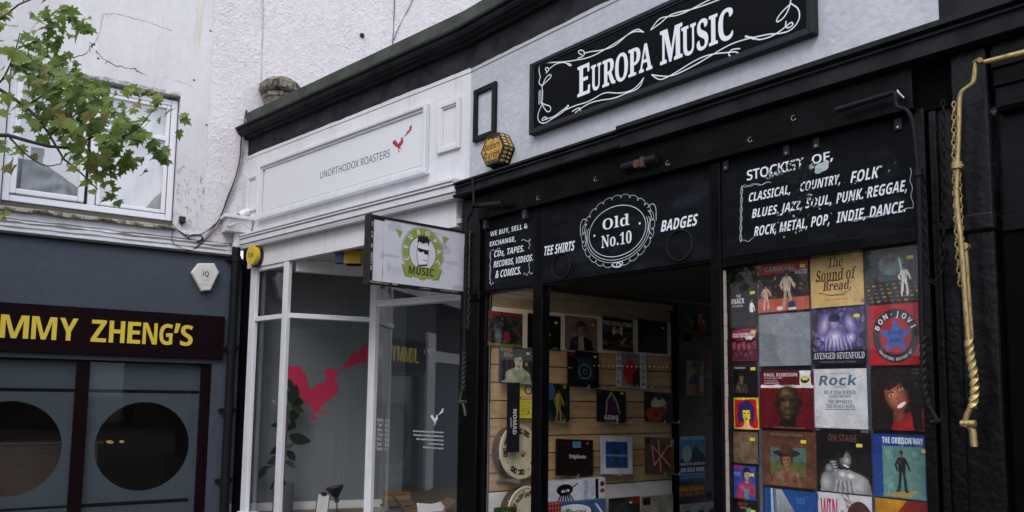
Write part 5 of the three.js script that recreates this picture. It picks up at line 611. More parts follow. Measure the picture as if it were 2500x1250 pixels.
const C = {
  knack: cell('#0d0e10', (d) => { d.rect(0, 0, 100, 46, '#17201b'); d.noise(30, ['#1f2b22', '#2b352d', '#0f1511'], 9, 3); d.text('THE', SANS, 30, 44, 14, 5, '#ddd'); d.text('KNACK', SANS, 12, 50, 44, 9, '#eee'); d.text('MY SHARONA', SANS, 16, 61, 34, 4, '#ccc'); d.stand(80, 52, 46, '#d8d8d6', '#9c948e', '#2a2a2c'); }),
  carousel: cell('#9d4634', (d) => { d.rect(0, 0, 100, 28, '#a03526'); d.text('CAROUSEL', SERIF, 17, 14, 58, 9, '#9fb2ba'); d.rect(0, 28, 100, 46, '#2e2226'); d.noise(60, ['#c58a5a', '#7a4a38', '#d0b8a0', '#473238'], 3, 9); d.rect(0, 74, 100, 26, '#b45a44'); d.stand(18, 46, 48, '#d8a894', '#a87860', '#d9b0a0'); d.stand(58, 24, 70, '#d9c3a8', '#8a5a48', '#b89c84'); d.ell(66, 88, 7, 8, '#33406a'); d.ell(44, 92, 6, 4, '#d8d0c0'); d.rect(60, 92, 14, 4, '#e0d8d0'); d.text('WALTZ', SERIF, 72, 26, 24, 7, '#cfd6e0', .2); }, 2.5),
  bread: cell('#cda868', (d) => { d.text('The', SERIF, 34, 12, 30, 18, '#2a1c14', .25); d.text('Sound of', SERIF, 12, 32, 74, 21, '#2a1c14', .2); d.text('Bread,', SERIF, 24, 54, 54, 19, '#2a1c14', .2); d.line([[12, 50], [30, 53], [56, 53]], 1.4, '#2a1c14'); d.line([[18, 72], [40, 78], [60, 78], [72, 72]], 1.4, '#2a1c14'); d.text('THEIR 20 FINEST SONGS', THIN, 30, 84, 40, 3, '#6a5030'); d.rect(92, 88, 5, 6, '#8a6a40'); }, 2.5),
  dance: cell('#1c2422', (d) => { d.rect(0, 0, 100, 60, '#202a2a'); d.rect(26, 14, 50, 48, '#33403e'); d.ell(48, 34, 22, 18, '#5d706c'); for (let i = 0; i < 5; i++) for (let j = 0; j < 9; j++) d.ell(4 + j * 12 + i * 2, 68 + i * 7, 3.5, 2, ['#8a4a2a', '#a08a3a', '#7a2f2a', '#3f5f66'][(i + j) % 4]); d.ell(40, 26, 6, 7, '#4a3c34'); d.ell(52, 24, 6, 7, '#54443a'); d.stand(70, 36, 54, '#e2e2dc', '#8d6d5b', '#dcdcd6'); d.line([[66, 44], [62, 26]], 3, '#e2e2dc'); }),
  band: cell('#7c2038', (d) => { d.rect(0, 0, 100, 24, '#9a2c48'); d.c.save(); d.rect(8, 14, 84, 12, '#dccfce'); d.rect(52, 26, 38, 10, '#dccfce'); d.text('THE ROLLING STONES', SANS, 10, 16, 80, 8, '#3a1a22'); d.c.restore(); for (let i = 0; i < 5; i++) d.bust(12 + i * 19, 30 + (i % 2) * 5, 60, ['#3a1420', '#541a2c', '#2a1018'][i % 3], '#a84a5c', '#2c1018'); d.noise(30, ['#b03a58', '#40101e'], 5, 14); }),
  charl: cell('#0c0c0e', (d) => { d.text('Charlatans', SERIF, 4, 4, 48, 7, '#ccc'); d.bust(34, 26, 66, '#3a2e22', '#7a6046', '#17110c'); d.noise(24, ['#4a3c2a', '#0c0c0e'], 5, 17); }),
  pop: cell('#b81822', (d) => { d.poly([[0, 0], [100, 0], [100, 7], [6, 9], [6, 100], [0, 100]], '#e0c820'); d.poly([[88, 0], [100, 0], [100, 100], [96, 100]], '#e0c820'); d.rect(0, 93, 100, 7, '#e0c820'); d.ell(50, 42, 31, 31, '#2b2468'); d.ell(70, 58, 12, 20, '#2b2468'); d.ell(30, 58, 12, 20, '#2b2468'); d.poly([[36, 40], [64, 40], [66, 64], [52, 78], [38, 66]], '#e6d21e'); d.rect(42, 72, 18, 12, '#e6d21e'); d.ell(42, 50, 4, 2, '#2b2468'); d.ell(58, 50, 4, 2, '#2b2468'); d.ell(51, 66, 5, 3, '#7a2016'); d.poly([[30, 94], [42, 84], [62, 84], [80, 94]], '#e6a4b0'); }),
  tan: cell('#6b5942', (d) => { d.noise(40, ['#7a684e', '#5a4a38', '#84725a'], 12, 22); d.text('BON JOVI', SANS, 10, 5, 74, 10, '#7d3327'); d.poly([[30, 40], [60, 30], [70, 70], [40, 80]], '#75634a'); }),
  blue: cell('#3a48a0', (d) => { d.rect(0, 0, 50, 12, '#a02c78'); d.text('UP YOUR ALLEY', SERIF, 6, 22, 38, 9, '#b4bcdc', .3); d.bust(66, 8, 78, '#a03056', '#c8a494', '#151318'); d.poly([[20, 100], [34, 68], [58, 74], [60, 100]], '#a03056'); d.rect(58, 68, 14, 30, '#3d8a90'); }),
  dark7: cell('#0e1014', (d) => { d.text('BEST OF', SANS, 30, 10, 34, 10, '#a8491f'); d.text('TOTO', SANS, 34, 24, 26, 8, '#c88a30'); d.bust(68, 14, 70, '#15171c', '#8aa0b0', '#0a0b0d'); d.rect(4, 60, 50, 30, '#16324a'); }),
  seven: cell('#131017', (d) => { d.rect(14, 4, 74, 70, '#43366a'); d.noise(90, ['#b3a8cc', '#3a2c66', '#221a3c', '#7a6da4'], 8, 27); d.soft(26, 30, 14, 26, '#cdc4de', '#5a4a86', .4); d.soft(72, 30, 14, 26, '#c4bad8', '#4c3e78', -.4); for (const [x, y] of [[6, 6], [94, 6], [6, 90], [94, 90]]) d.soft(x, y, 8, 8, '#5a4a8c', '#2a2250'); d.soft(48, 58, 26, 24, '#d8d0e4', '#6d5f98', .2, -.2, -.3); d.soft(44, 28, 9, 12, '#e6e0f0', '#8a7cb0', 0, -.3, -.2); d.soft(44, 20, 12, 8, '#2a2048', '#221a3c'); d.soft(73, 54, 9, 12, '#e2daee', '#7d6fa8', .3); for (let i = 0; i < 14; i++) d.line([[30 + i * 3, 48 + (i % 3) * 4], [26 + i * 4, 73]], .8, i % 2 ? '#2b2148' : '#e6e0f0'); d.rect(0, 75, 100, 25, '#131017'); d.text('AVENGED SEVENFOLD', SERIF, 4, 77, 92, 11, '#ddd8e2'); d.text('Sounding the Seventh Trumpet', SERIF, 16, 91, 66, 4, '#8a80b0', .3); }),
  star: cell('#b01c20', (d) => { d.ell(50, 52, 41, 42, '#26282c'); d.ell(50, 52, 28, 29, '#a8161c'); d.poly(Array.from({ length: 10 }, (_, i) => { const r = i % 2 ? 14 : 29, a = i * Math.PI / 5 - Math.PI / 2; return [50 + r * Math.cos(a), 53 + r * Math.sin(a)]; }), '#2a5cb0'); d.arc('BON·JOVI', 50, 52, 34, -2.75, -.4, 12, '#e6e4e0'); d.arc('COLLECTORS EDITION 12"', 50, 52, 36, 2.45, .7, 6, '#d8d4d0', true); d.text('BED IN MY', SANS, 36, 44, 28, 6, '#181a24', .3); d.text('BABY', SANS, 40, 56, 20, 6, '#181a24', .3); }, 2.5),
  bronze: cell('#5f0e16', (d) => { d.soft(50, 60, 60, 50, '#74121b', '#5a0d14'); d.text('PAUL ROBESON', SANS, 11, 6, 58, 6, '#ddd6d2'); d.text('at Carnegie Hall', SANS, 11, 13, 32, 3.6, '#ccc'); d.text('accompanied by', SANS, 11, 17.5, 24, 3, '#ccc'); d.text('ALAN BOOTH', SANS, 11, 21.5, 26, 3.2, '#ccc'); d.rect(4, 26, 92, 5, '#dcd8d4'); d.rect(73, 2, 19, 24, '#dcd8d4'); d.ell(82, 18, 7, 5, '#2a2018'); d.poly([[36, 100], [40, 74], [64, 74], [66, 100]], '#1d140c'); d.soft(52, 57, 23, 33, '#4a3a22', '#1e150d'); d.soft(51, 44, 17, 16, '#7d6a44', '#3a2d1a', 0, -.3, -.3); d.soft(50, 62, 15, 22, '#6a5836', '#33271680'.slice(0, 7), 0, -.25, -.2); d.soft(43, 51, 5.5, 3, '#140d07', '#241a0f'); d.soft(59, 51, 5.5, 3, '#140d07', '#241a0f'); d.soft(51, 58, 4, 8, '#8f7a4e', '#4e3f25', 0, -.3, 0); d.soft(51, 65, 6, 2.6, '#5a4929', '#2a1f12'); d.soft(51, 70.5, 8.5, 3.4, '#8d7848', '#4a3b22'); d.line([[44, 70], [51, 71], [58, 70]], .8, '#1a120a'); d.soft(51, 79, 9, 5, '#7a673f', '#33271680'.slice(0, 7)); d.ell(30, 56, 3, 7, '#2a1f12'); d.ell(74, 56, 3, 7, '#1d150c'); d.rect(26, 95, 54, 5, '#7d4234'); }),
  rock: cell('#c9c9cb', (d) => { d.rect(1, 1, 98, 98, '#b49a70'); d.rect(2, 2, 96, 96, '#cfcfd0'); d.text('THE HISTORY OF', THIN, 34, 8, 36, 4, '#777'); d.text('Rock', SANS, 13, 12, 70, 17, '#4d6678', .15); d.text('VOLUME NINE', THIN, 38, 30, 24, 3, '#777'); d.text('IKE & TINA TURNER', SERIF, 22, 37, 56, 6, '#46506e'); d.text('JAMES BROWN', SERIF, 30, 44.5, 40, 6, '#46506e'); d.text('THE MONKEES', SERIF, 29, 52, 42, 6, '#46506e'); d.text('THE BEACH BOYS', SERIF, 25, 59.5, 50, 6, '#46506e'); d.rect(23, 67, 54, 1, '#46506e'); }, 2.5),
  smile: cell('#1d1113', (d) => { d.noise(20, ['#2a1618', '#150b0d'], 16, 33); d.soft(46, 44, 36, 46, '#2a1613', '#1a0e0c', -.2); d.soft(72, 60, 20, 52, '#241310', '#180c0a', -.15); d.poly([[36, 100], [40, 80], [60, 72], [84, 66], [100, 62], [100, 100]], '#8e181b'); d.soft(66, 88, 26, 20, '#b02024', '#8e181b'); d.poly([[70, 26], [84, 50], [88, 96], [74, 98], [68, 62]], '#1a0e0c'); d.soft(49, 74, 12, 12, '#8a4e36', '#6e3a28'); d.soft(46, 46, 21, 27, '#c07a54', '#80462f', -.38, -.25, -.2); d.soft(38, 27, 16, 7, '#241310', '#1c0f0d', -.5); d.line([[31, 41], [37, 38], [41, 39]], 1.1, '#25130f'); d.line([[48, 34], [53, 30], [59, 30]], 1.1, '#25130f'); d.ell(37, 43, 3.6, 1.7, '#e8dcd4', -.4); d.ell(37.2, 43, 1.6, 1.6, '#160c0a'); d.ell(54, 35, 3.6, 1.7, '#e8dcd4', -.4); d.ell(54.2, 35, 1.6, 1.6, '#160c0a'); d.soft(49, 48, 4.5, 3.5, '#a8653f', '#8e5236', -.4); d.c.save(); d.c.translate(54, 59); d.c.rotate(-.45); d.ell(0, 0, 10.5, 5, '#8c3230'); d.ell(0, -.4, 8.6, 3, '#eee6e0'); d.c.restore(); d.text('Rudy Dee', THIN, 72, 2, 22, 4, '#8a7a78', .2); d.text('Good times', THIN, 72, 7, 24, 4, '#8a7a78', .2); }),
  brown: cell('#5a3626', (d) => { d.noise(40, ['#62402c', '#4d2d20', '#6a4630'], 12, 37); d.rect(16, 4, 62, 8, '#3a241a'); d.text('THE RED HEADED STRANGER', SERIF, 18, 5.5, 58, 5, '#9a8266'); d.rect(18, 30, 62, 46, '#4a6a66'); d.rect(18, 54, 62, 24, '#5a6030'); d.bust(46, 36, 60, '#7a4e38', '#94694e', '#3a2418'); d.ell(46, 40, 24, 6, '#38221a'); d.ell(46, 32, 12, 9, '#4a2e22'); d.text('MY KINDA COUNTRY', SERIF, 14, 91, 66, 5, '#7d5a44'); }),
  stage: cell('#0d0d0e', (d) => { d.text('RCA', SANS, 2, 2, 8, 3, '#bbb'); d.text('VICTOR', SANS, 82, 3, 12, 3, '#bbb'); d.text('ON STAGE', SANS, 24, 10, 50, 11, '#6b4a38'); d.poly([[8, 100], [12, 74], [34, 64], [62, 62], [92, 76], [99, 100]], '#8f8f8f'); d.soft(76, 86, 22, 20, '#c4c4c4', '#8f8f8f'); d.soft(22, 84, 16, 20, '#b4b4b4', '#808080'); d.soft(52, 40, 16, 17, '#1a1a1a', '#101010'); d.soft(53, 49, 12, 15, '#c2c2c2', '#5a5a5a', .2, .3, -.2); d.soft(44, 38, 12, 8, '#161616', '#0e0e0e', -.4); d.line([[46, 45], [51, 44]], 1, '#1c1c1c'); d.line([[56, 44], [61, 45]], 1, '#1c1c1c'); d.soft(54, 50, 2.4, 4, '#d6d6d6', '#8a8a8a'); d.c.save(); d.c.translate(54, 58); d.c.rotate(.2); d.ell(0, 0, 6.5, 3.6, '#1a1a1a'); d.ell(0, -1.2, 5.6, 1.7, '#eeeeee'); d.c.restore(); for (let i = 0; i < 4; i++) d.soft(32 + i * 1.2, 52 + i * 4.2, 8, 2.4, '#d2d2d2', '#6e6e6e', -.2); d.soft(25, 62, 9, 8, '#bdbdbd', '#707070'); d.soft(48, 70, 9, 6, '#dedede', '#a0a0a0'); d.soft(62, 72, 8, 6, '#e2e2e2', '#a8a8a8'); for (let i = 0; i < 9; i++) d.line([[38 + i * 3.4, 80], [34 + i * 4.6, 99]], .9, i % 2 ? '#3a3a3a' : '#d0d0d0'); }),
  orbison: cell('#163c86', (d) => { d.rect(0, 0, 100, 1.5, '#cdd6e0'); d.rect(0, 97, 100, 3, '#a8b8cc'); d.rect(0, 0, 2, 100, '#9fb0c8'); d.text('THE ORBISON WAY', SANS, 20, 6, 68, 10, '#e6ecef'); d.rect(20, 20, 70, 76, '#5d8c84'); d.noise(40, ['#6d9c92', '#4f7c76', '#7ba89c'], 8, 43); d.rect(0, 3, 18, 94, '#163c86'); d.rect(92, 3, 8, 92, '#163c86'); d.rect(0, 3, 100, 2.4, '#163c86'); d.text('THE ORBISON WAY', SANS, 20, 6, 68, 10, '#e6ecef'); d.poly([[20, 96], [44, 88], [80, 84], [60, 96]], '#a8905a'); d.stand(52, 26, 62, '#15181a', '#6a4a3a', '#1c2420'); }, 2.5),
  towers: cell('#14488c', (d) => { d.poly([[20, 0], [32, 0], [96, 96], [30, 96], [22, 60]], '#6a7076'); for (let i = 0; i < 9; i++) d.line([[24 + i * 1.2, 4], [32 + i * 7, 96]], .8, '#c8ccd0'); d.poly([[14, 0], [18, 0], [22, 100], [16, 100]], '#a8c0d8'); d.text('YES', SERIF, 58, 14, 18, 10, '#4a78b0', .2); d.line([[40, 70], [64, 56], [76, 84]], 1.4, '#c8c060'); d.poly([[88, 50], [92, 40], [94, 100], [86, 100]], '#88a8c8'); }, 2.5),
  win: cell('#cfcdd0', (d) => { d.text('WIN', SANS, 8, 12, 30, 40, '#b01848'); d.text("YOU'VE GOT THE POWER", SANS, 8, 58, 28, 6, '#333'); d.ell(76, 56, 26, 44, '#4a2a22'); d.noise(16, ['#5a3028', '#8a3444'], 5, 51); d.ell(26, 92, 6, 8, '#d0a030'); d.line([[62, 30], [46, 4]], 1.2, '#6a3038'); d.line([[66, 26], [56, 2]], 1.2, '#6a3038'); }, 2.5),
  warm: cell('#8a1c14', (d) => { d.poly([[0, 0], [60, 0], [10, 60], [0, 50]], '#b8801c'); d.ell(70, 40, 40, 22, '#a81c1c'); d.ell(66, 44, 18, 12, '#8c98b8'); d.noise(18, ['#c49030', '#6a1410'], 8, 57); }),
  maiden: cell('#15181d', (d) => { d.noise(110, ['#2e3b48', '#0c1014', '#56606a', '#31382a', '#701c20'], 8, 61); d.noise(20, ['#8a8e92', '#9a9048'], 3, 65); d.rect(0, 90, 100, 10, '#5a5a1c'); d.text('IRON MAIDEN', SANS, 3, 3, 92, 12, '#8c1c20'); d.ell(54, 70, 9, 14, '#7c1c1e'); }),
  night: cell('#0d0c0c', (d) => { d.noise(10, ['#141110', '#1c1612'], 20, 67); d.ell(54, 56, 13, 18, '#c9c5be'); d.ell(60, 46, 9, 10, '#0d0c0c'); d.ell(58, 54, 3, 1.6, '#181412'); d.rect(50, 76, 12, 3, '#c9c5be'); d.rect(76, 92, 14, 4, '#777'); }),
  rose: cell('#75666a', (d) => { d.noise(16, ['#7c6c70', '#6a5c62'], 18, 71); d.bust(50, 16, 84, '#1c181c', '#94766a', '#43343a'); d.poly([[42, 58], [56, 58], [60, 100], [40, 100]], '#9a8e7c'); }),
  crowd: cell('#25211f', (d) => { d.noise(120, ['#b4a492', '#403a36', '#7a5a44', '#1b1816', '#d0c6b4', '#5a6a5a'], 6, 77); d.rect(0, 0, 100, 16, '#2a2622'); d.text('THE CHARLATANS', SANS, 4, 12, 92, 13, '#dcd4c6'); d.rect(4, 29, 26, 12, '#1d4c86'); d.rect(34, 28, 30, 34, '#ccc4b8'); d.bust(49, 28, 36, '#141416', '#b8998a', '#141010'); d.text('Sound Picture', SERIF, 40, 74, 54, 12, '#8a6a4c', .3); }),
  black: cell('#0a0808', (d) => { d.ell(52, 66, 32, 24, '#2a0c0e'); d.ell(48, 74, 14, 6, '#120608'); }),
  beeb: cell('#2c2934', (d) => { for (let i = 0; i < 16; i++) d.rect(i * 7, 20, 3, 76, i % 2 ? '#3c384a' : '#211e28'); d.rect(0, 0, 100, 16, '#1d1b20'); d.text('BOWIE', SERIF, 5, 3, 32, 11, '#a08a58'); d.text('AT THE', SERIF, 16, 15, 14, 4, '#a08a58'); d.text('BEEB', SERIF, 14, 19, 24, 9, '#a08a58'); d.bust(52, 14, 84, '#8b9678', '#b4b49c', '#28241e'); d.rect(44, 40, 5, 26, '#b4b49c'); d.rect(58, 38, 5, 26, '#b4b49c'); d.ell(74, 44, 4, 5, '#a8813e'); d.ell(92, 40, 3, 5, '#9a5a38'); d.ell(15, 84, 5, 6, '#141216'); d.text('THE BEST OF THE', SERIF, 74, 88, 24, 4, '#8a8890'); d.text('BBC RADIO SESSIONS', SERIF, 68, 94, 30, 4, '#8a8890'); d.rect(10, 94, 11, 4, '#bbb'); }),
  disc: cell('#0e1018', (d) => { d.rect(32, 22, 46, 56, '#16303c'); d.noise(20, ['#1d4454', '#122630', '#2a5a5c'], 8, 83); d.rect(0, 0, 30, 100, '#0c0d12'); d.rect(80, 0, 20, 100, '#0c0d12'); d.rect(0, 80, 100, 20, '#0c0d14'); d.ell(54, 56, 16, 19, '#151b24'); d.ring(54, 56, 18, 1.6, '#8f9ba4'); d.ring(54, 56, 6, 1, '#8f9ba4'); d.text('PINK FLOYD', SANS, 3, 4, 22, 5, '#c4c4c8'); d.rect(5, 11, 18, 8, '#5a1418'); d.text('MUSIC', SANS, 5, 48, 12, 4, '#bbb'); }, 2.5),
  sonic: cell('#b9b9b4', (d) => { d.rect(19, 2, 58, 94, '#6f6c74'); d.ell(46, 56, 20, 34, '#a81c14'); d.ell(42, 10, 3, 4, '#7a1a14'); d.ell(60, 10, 3, 4, '#7a1a14'); d.poly([[52, 60], [74, 40], [77, 94], [54, 92]], '#1c1e16'); 'SONIC'.split('').forEach((ch, i) => d.text(ch, SANS, 7, 6 + i * 18.5, ch === 'I' ? 4 : 9, 11, '#15151a')); 'YOUTH'.split('').forEach((ch, i) => d.text(ch, SANS, 83, 6 + i * 18.5, 9, 11, '#15151a')); for (let i = 0; i < 12; i++) d.rect(0, 4 + i * 8, 3, 4, '#4a4a3a'); }, 2.5),
  jazz: cell('#101716', (d) => { d.noise(30, ['#16343e', '#3c3a1c', '#1a2a22', '#0c1010'], 12, 91); d.ell(22, 22, 18, 22, '#2f4c74'); d.stand(54, 10, 92, '#8a7c22', '#6a4a26', '#7c701c'); d.line([[62, 20], [58, 60]], 2, '#0c0c0c'); d.line([[44, 58], [78, 86]], 1, '#c0bca8'); d.rect(72, 4, 12, 8, '#8a8a20'); }),
  gong: cell('#121119', (d) => { d.poly([[36, 70], [38, 30], [50, 12], [62, 30], [68, 70]], '#3a1848'); d.line([[32, 70], [34, 34], [49, 8], [66, 34], [76, 70]], 5, '#8f8c68'); d.text('GONG', SANS, 26, 76, 46, 14, '#dcd8e0'); d.text('PSYCHEDELIC', SANS, 32, 93, 34, 3, '#9a98a0'); d.rect(6, 2, 12, 12, '#6a1e14'); }),
  guitar: cell('#0e0b0e', (d) => { d.ell(50, 40, 26, 22, '#b4a89c'); d.ell(52, 16, 10, 12, '#3a1614'); d.ell(34, 74, 28, 24, '#8c2c18'); d.ell(58, 62, 16, 14, '#8c2c18'); d.ell(40, 72, 6, 7, '#3a1410'); d.line([[52, 62], [90, 26]], 4, '#4a3422'); d.noise(14, ['#c4b4a0', '#8a3a24'], 2.5, 95); }),
  triplicate: cell('#170d0d', (d) => { d.noise(8, ['#1c1010', '#120a0a'], 22, 97); d.rect(0, 0, 9, 100, '#0d0808'); d.text('Triplicate', SERIF, 32, 42, 46, 13, '#dcdad6'); d.rect(42, 8, 22, 16, '#4a8aa0'); d.text('LIMITED', SANS, 44, 11, 18, 3, '#25343a'); d.text('EDITION', SANS, 44, 17, 18, 3, '#25343a'); d.ell(82, 12, 3, 3, '#a87a3a'); }, 2.5),
  ship: cell('#b6b9c4', (d) => { d.rect(17, 16, 66, 66, '#133a72'); d.rect(17, 52, 66, 30, '#1c3f74'); d.rect(17, 48, 66, 5, '#5c7ea8'); d.poly([[40, 48], [44, 34], [50, 40], [54, 32], [58, 48]], '#1d2c2c'); d.poly([[42, 56], [46, 68], [52, 62], [58, 56]], '#16283e'); d.rect(78, 6, 8, 4, '#c0b060'); }, 2.5),
  cross: cell('#4a3e2c', (d) => { d.noise(20, ['#54472f', '#40362a'], 12, 101); d.ell(52, 52, 34, 36, '#6e1814'); for (const p of [[[46, 8], [52, 90]], [[24, 24], [32, 74]], [[32, 74], [78, 24]], [[28, 26], [84, 76]]]) d.line(p, 4, '#a39a88'); d.ell(12, 12, 7, 7, '#16130f'); d.ell(92, 12, 6, 6, '#8c877c'); }),
  peak: cell('#255a86', (d) => { d.rect(0, 0, 100, 60, '#3a7aa0'); d.poly([[0, 60], [20, 30], [36, 46], [60, 22], [100, 50], [100, 70], [0, 70]], '#14283e'); d.ell(28, 40, 18, 18, '#8aa6b4'); d.text('EPITIMES', SANS, 8, 3, 84, 7, '#a6c4d4'); d.text('DREAMS WE NEVER LOST', SANS, 3, 58, 94, 6, '#d6e0e6'); d.text('ON SALE HERE', SANS, 6, 69, 86, 9, '#e2e8ec'); d.rect(4, 82, 90, 3, '#6a90ac'); d.rect(4, 88, 90, 3, '#6a90ac'); }, 2.5),
  flyer: cell('#d8cf3c', (d) => { d.ell(58, 20, 26, 14, '#8a6a6a'); d.ell(58, 20, 12, 8, '#d8d4d0'); d.text('P', SANS, 54, 16, 8, 8, '#403a60'); d.rect(0, 38, 100, 9, '#a04828'); d.text('ALL RECORDS BOUGHT', SANS, 4, 39.5, 92, 6, '#e8dcc0'); for (let i = 0; i < 7; i++) d.rect(14 + (i % 2) * 10, 52 + i * 5.6, 70 - (i % 3) * 16, 1.6, '#8a8030'); d.rect(56, 78, 10, 6, '#3a5088'); }, 2.5),
  strap: cell('#0b0b0d', (d) => { d.c.save(); d.c.translate(50, 56); d.c.rotate(Math.PI / 2); d.c.scale(.55, 2.4); d.c.fillStyle = '#dfe0e2'; d.c.font = 'bold 17px sans-serif'; d.c.textAlign = 'center'; d.c.textBaseline = 'middle'; d.c.fillText('NOMAD', 0, -4); d.c.font = 'bold 6px sans-serif'; d.c.fillText('GUITARS', 2, 8); d.c.restore(); }, 2.5),
  drum: cell('#c8bf9e', (d) => { d.noise(20, ['#cdc5a6', '#c0b694'], 16, 111); for (let i = 0; i < 12; i++) { const a = i * .5236; d.c.save(); d.c.translate(50 + 36 * Math.cos(a), 50 + 36 * Math.sin(a)); d.c.rotate(a + 1.57); if (i % 3 === 2) d.ell(0, 0, 2.6, 2.6, '#b09a2c'); else { d.c.strokeStyle = '#1d1b18'; d.c.lineWidth = 1.8; d.c.strokeRect(-7, -4, 14, 8); d.c.beginPath(); d.c.moveTo(-7, -4); d.c.lineTo(7, 4); d.c.moveTo(-7, 4); d.c.lineTo(7, -4); d.c.stroke(); d.c.beginPath(); d.c.arc(0, 0, 3, 0, 7); d.c.stroke(); } d.c.restore(); } d.ell(56, 54, 5, 6, '#1d1b18'); d.ell(55, 52, 3.4, 4, '#b8a22c'); d.line([[58, 58], [66, 52]], 1.6, '#8a7a30'); }, 2.5),
  drum2: cell('#c4bda4', (d) => { for (let i = 0; i < 70; i++) { const a = i * .0898; d.ell(50 + (32 + 7 * hash(i, 1, 7)) * Math.cos(a), 50 + (32 + 7 * hash(i, 2, 7)) * Math.sin(a), 3.4, 2.6, i % 2 ? '#5a423c' : '#6d554c', a); } d.ring(50, 50, 44, 1, '#5a423c'); }, 2.5),
  octopus: cell('#c2c6d2', (d) => { d.ell(50, 40, 22, 26, '#101014'); for (let i = 0; i < 6; i++) d.line([[40 + i * 4, 56], [30 + i * 9, 96]], 4, '#101014'); d.line([[62, 40], [86, 16]], 5, '#101014'); d.ell(46, 46, 5, 6, '#eee'); d.ell(58, 44, 5, 6, '#eee'); d.ell(47, 47, 2, 3, '#111'); d.ell(57, 45, 2, 3, '#111'); }, 2.5),
  octoside: cell('#bcc0cc', (d) => { d.c.save(); d.c.translate(20, 50); d.c.rotate(-Math.PI / 2); d.c.font = 'bold 22px serif'; d.c.fillStyle = '#4a80a8'; d.c.textAlign = 'center'; d.c.fillText('Octopus', 0, 6); d.c.restore(); d.rect(56, 4, 12, 92, '#15151a'); d.ell(84, 30, 9, 12, '#30333c'); d.ell(84, 62, 10, 10, '#8c3038'); for (let i = 0; i < 8; i++) d.rect(36, 12 + i * 9, 14, 2, '#8a8e9a'); }, 2.5),
  kongas: cell('#3a5484', (d) => { d.ell(40, 46, 34, 34, '#101318'); d.ell(40, 46, 32, 32, '#d4d8de'); d.text('Kongas', SERIF, 16, 36, 48, 20, '#15181e', .2); d.noise(30, ['#6a84b4', '#243a64'], 4, 117); d.line([[80, 20], [92, 60]], 4, '#c8ccd2'); }, 2.5),
  greyface: cell('#26272a', (d) => { d.noise(24, ['#2c2d31', '#1d1e21', '#34353a'], 14, 121); d.rect(74, 4, 22, 18, '#8c1a16'); d.ell(40, 50, 20, 34, '#303236'); }),
  sketch: cell('#8d887a', (d) => { d.rect(8, 6, 22, 20, '#17171a'); d.noise(70, ['#3c3c40', '#5a5a58'], 2, 125); d.rect(0, 0, 100, 4, '#9a9586'); }),
  fakes: cell('#3a2230', (d) => { d.rect(0, 0, 100, 36, '#6a5420'); d.rect(0, 36, 100, 30, '#5a1c28'); d.rect(0, 66, 100, 34, '#40203c'); d.text('the fakes', SERIF, 3, 6, 70, 28, '#b8922c'); d.text('BLACK APPLE', SERIF, 2, 40, 74, 22, '#a88038'); d.rect(76, 0, 24, 100, '#34486a'); d.ell(88, 70, 10, 26, '#12141c'); }, 2.5),
  palms: cell('#8f8f92', (d) => { for (const x of [24, 60, 92]) { d.line([[x, 100], [x, 40]], 3, '#24241c'); d.ell(x, 38, 10, 14, '#2c3020'); } }),
  redpost: cell('#5a1214', (d) => { d.rect(0, 70, 100, 30, '#4a4a52'); d.noise(10, ['#6a181a', '#3c0c0e'], 10, 131); }),
  players: cell('#7c6f6a', (d) => { d.bust(44, 8, 60, '#1d2a5a', '#a07a66', '#2a1c18'); d.ell(40, 84, 22, 18, '#8a4a20'); d.rect(74, 0, 26, 100, '#a89c96'); d.noise(14, ['#8a3038', '#2c2c40'], 5, 137); }),
  silver: cell('#80858c', (d) => { d.noise(14, ['#888d94', '#767b82', '#8f949a'], 24, 141); }, 2.5),
  tartan: cell('#9a1c20', (d) => { for (let i = 0; i < 6; i++) { d.rect(i * 18, 0, 3, 100, '#5a1014'); d.rect(0, i * 18, 100, 3, '#5a1014'); d.rect(i * 18 + 8, 0, 1, 100, '#d8d0c0'); d.rect(0, i * 18 + 8, 100, 1, '#d8d0c0'); } }, 2.5),
  green: cell('#2c3a1c', (d) => { d.noise(40, ['#5a6a2a', '#7a2a24', '#a89a3a', '#1c2414'], 6, 143); }),
};
{ const tx = tex(SHEET[0]); coverGloss.map = tx; coverMatt.map = tx; }
function flatItem(name, label, category, f, r, n, uv, o = {}) { // a printed slab: r = [s0, y0, s1, y1]
  const { d = .004, group, lean = 0, tilt = 0, matl = coverGloss, sticker, sleeve, lift = 0, corner = .85 } = o, cx = (r[0] + r[2]) / 2, t = thing(name, label, category, f, [cx, r[1], n], group);
  part(t, 'cover', uvr(bx(r[0], r[1], r[2], r[3], n, n + d, 0), r[0], r[1], r[2], r[3], uv), matl);
  if (sticker) { const [a, b] = sticker, x = r[0] + (r[2] - r[0]) * a, y = r[1] + (r[3] - r[1]) * b; part(t, 'price_sticker', bx(x - .017, y - .009, x + .017, y + .009, n + d, n + d + .0012, .0005), stick); }
  if (sleeve) part(t, 'plastic_sleeve', bx(r[0] - .006, r[1] - .008, r[2] + .008, r[3] + .012, n + d + .003, n + d + .004, 0), clear);
  t.rotation.x = -lean; if (tilt) { t.rotation.order = 'YXZ'; t.rotation.z = tilt; } return t;
}
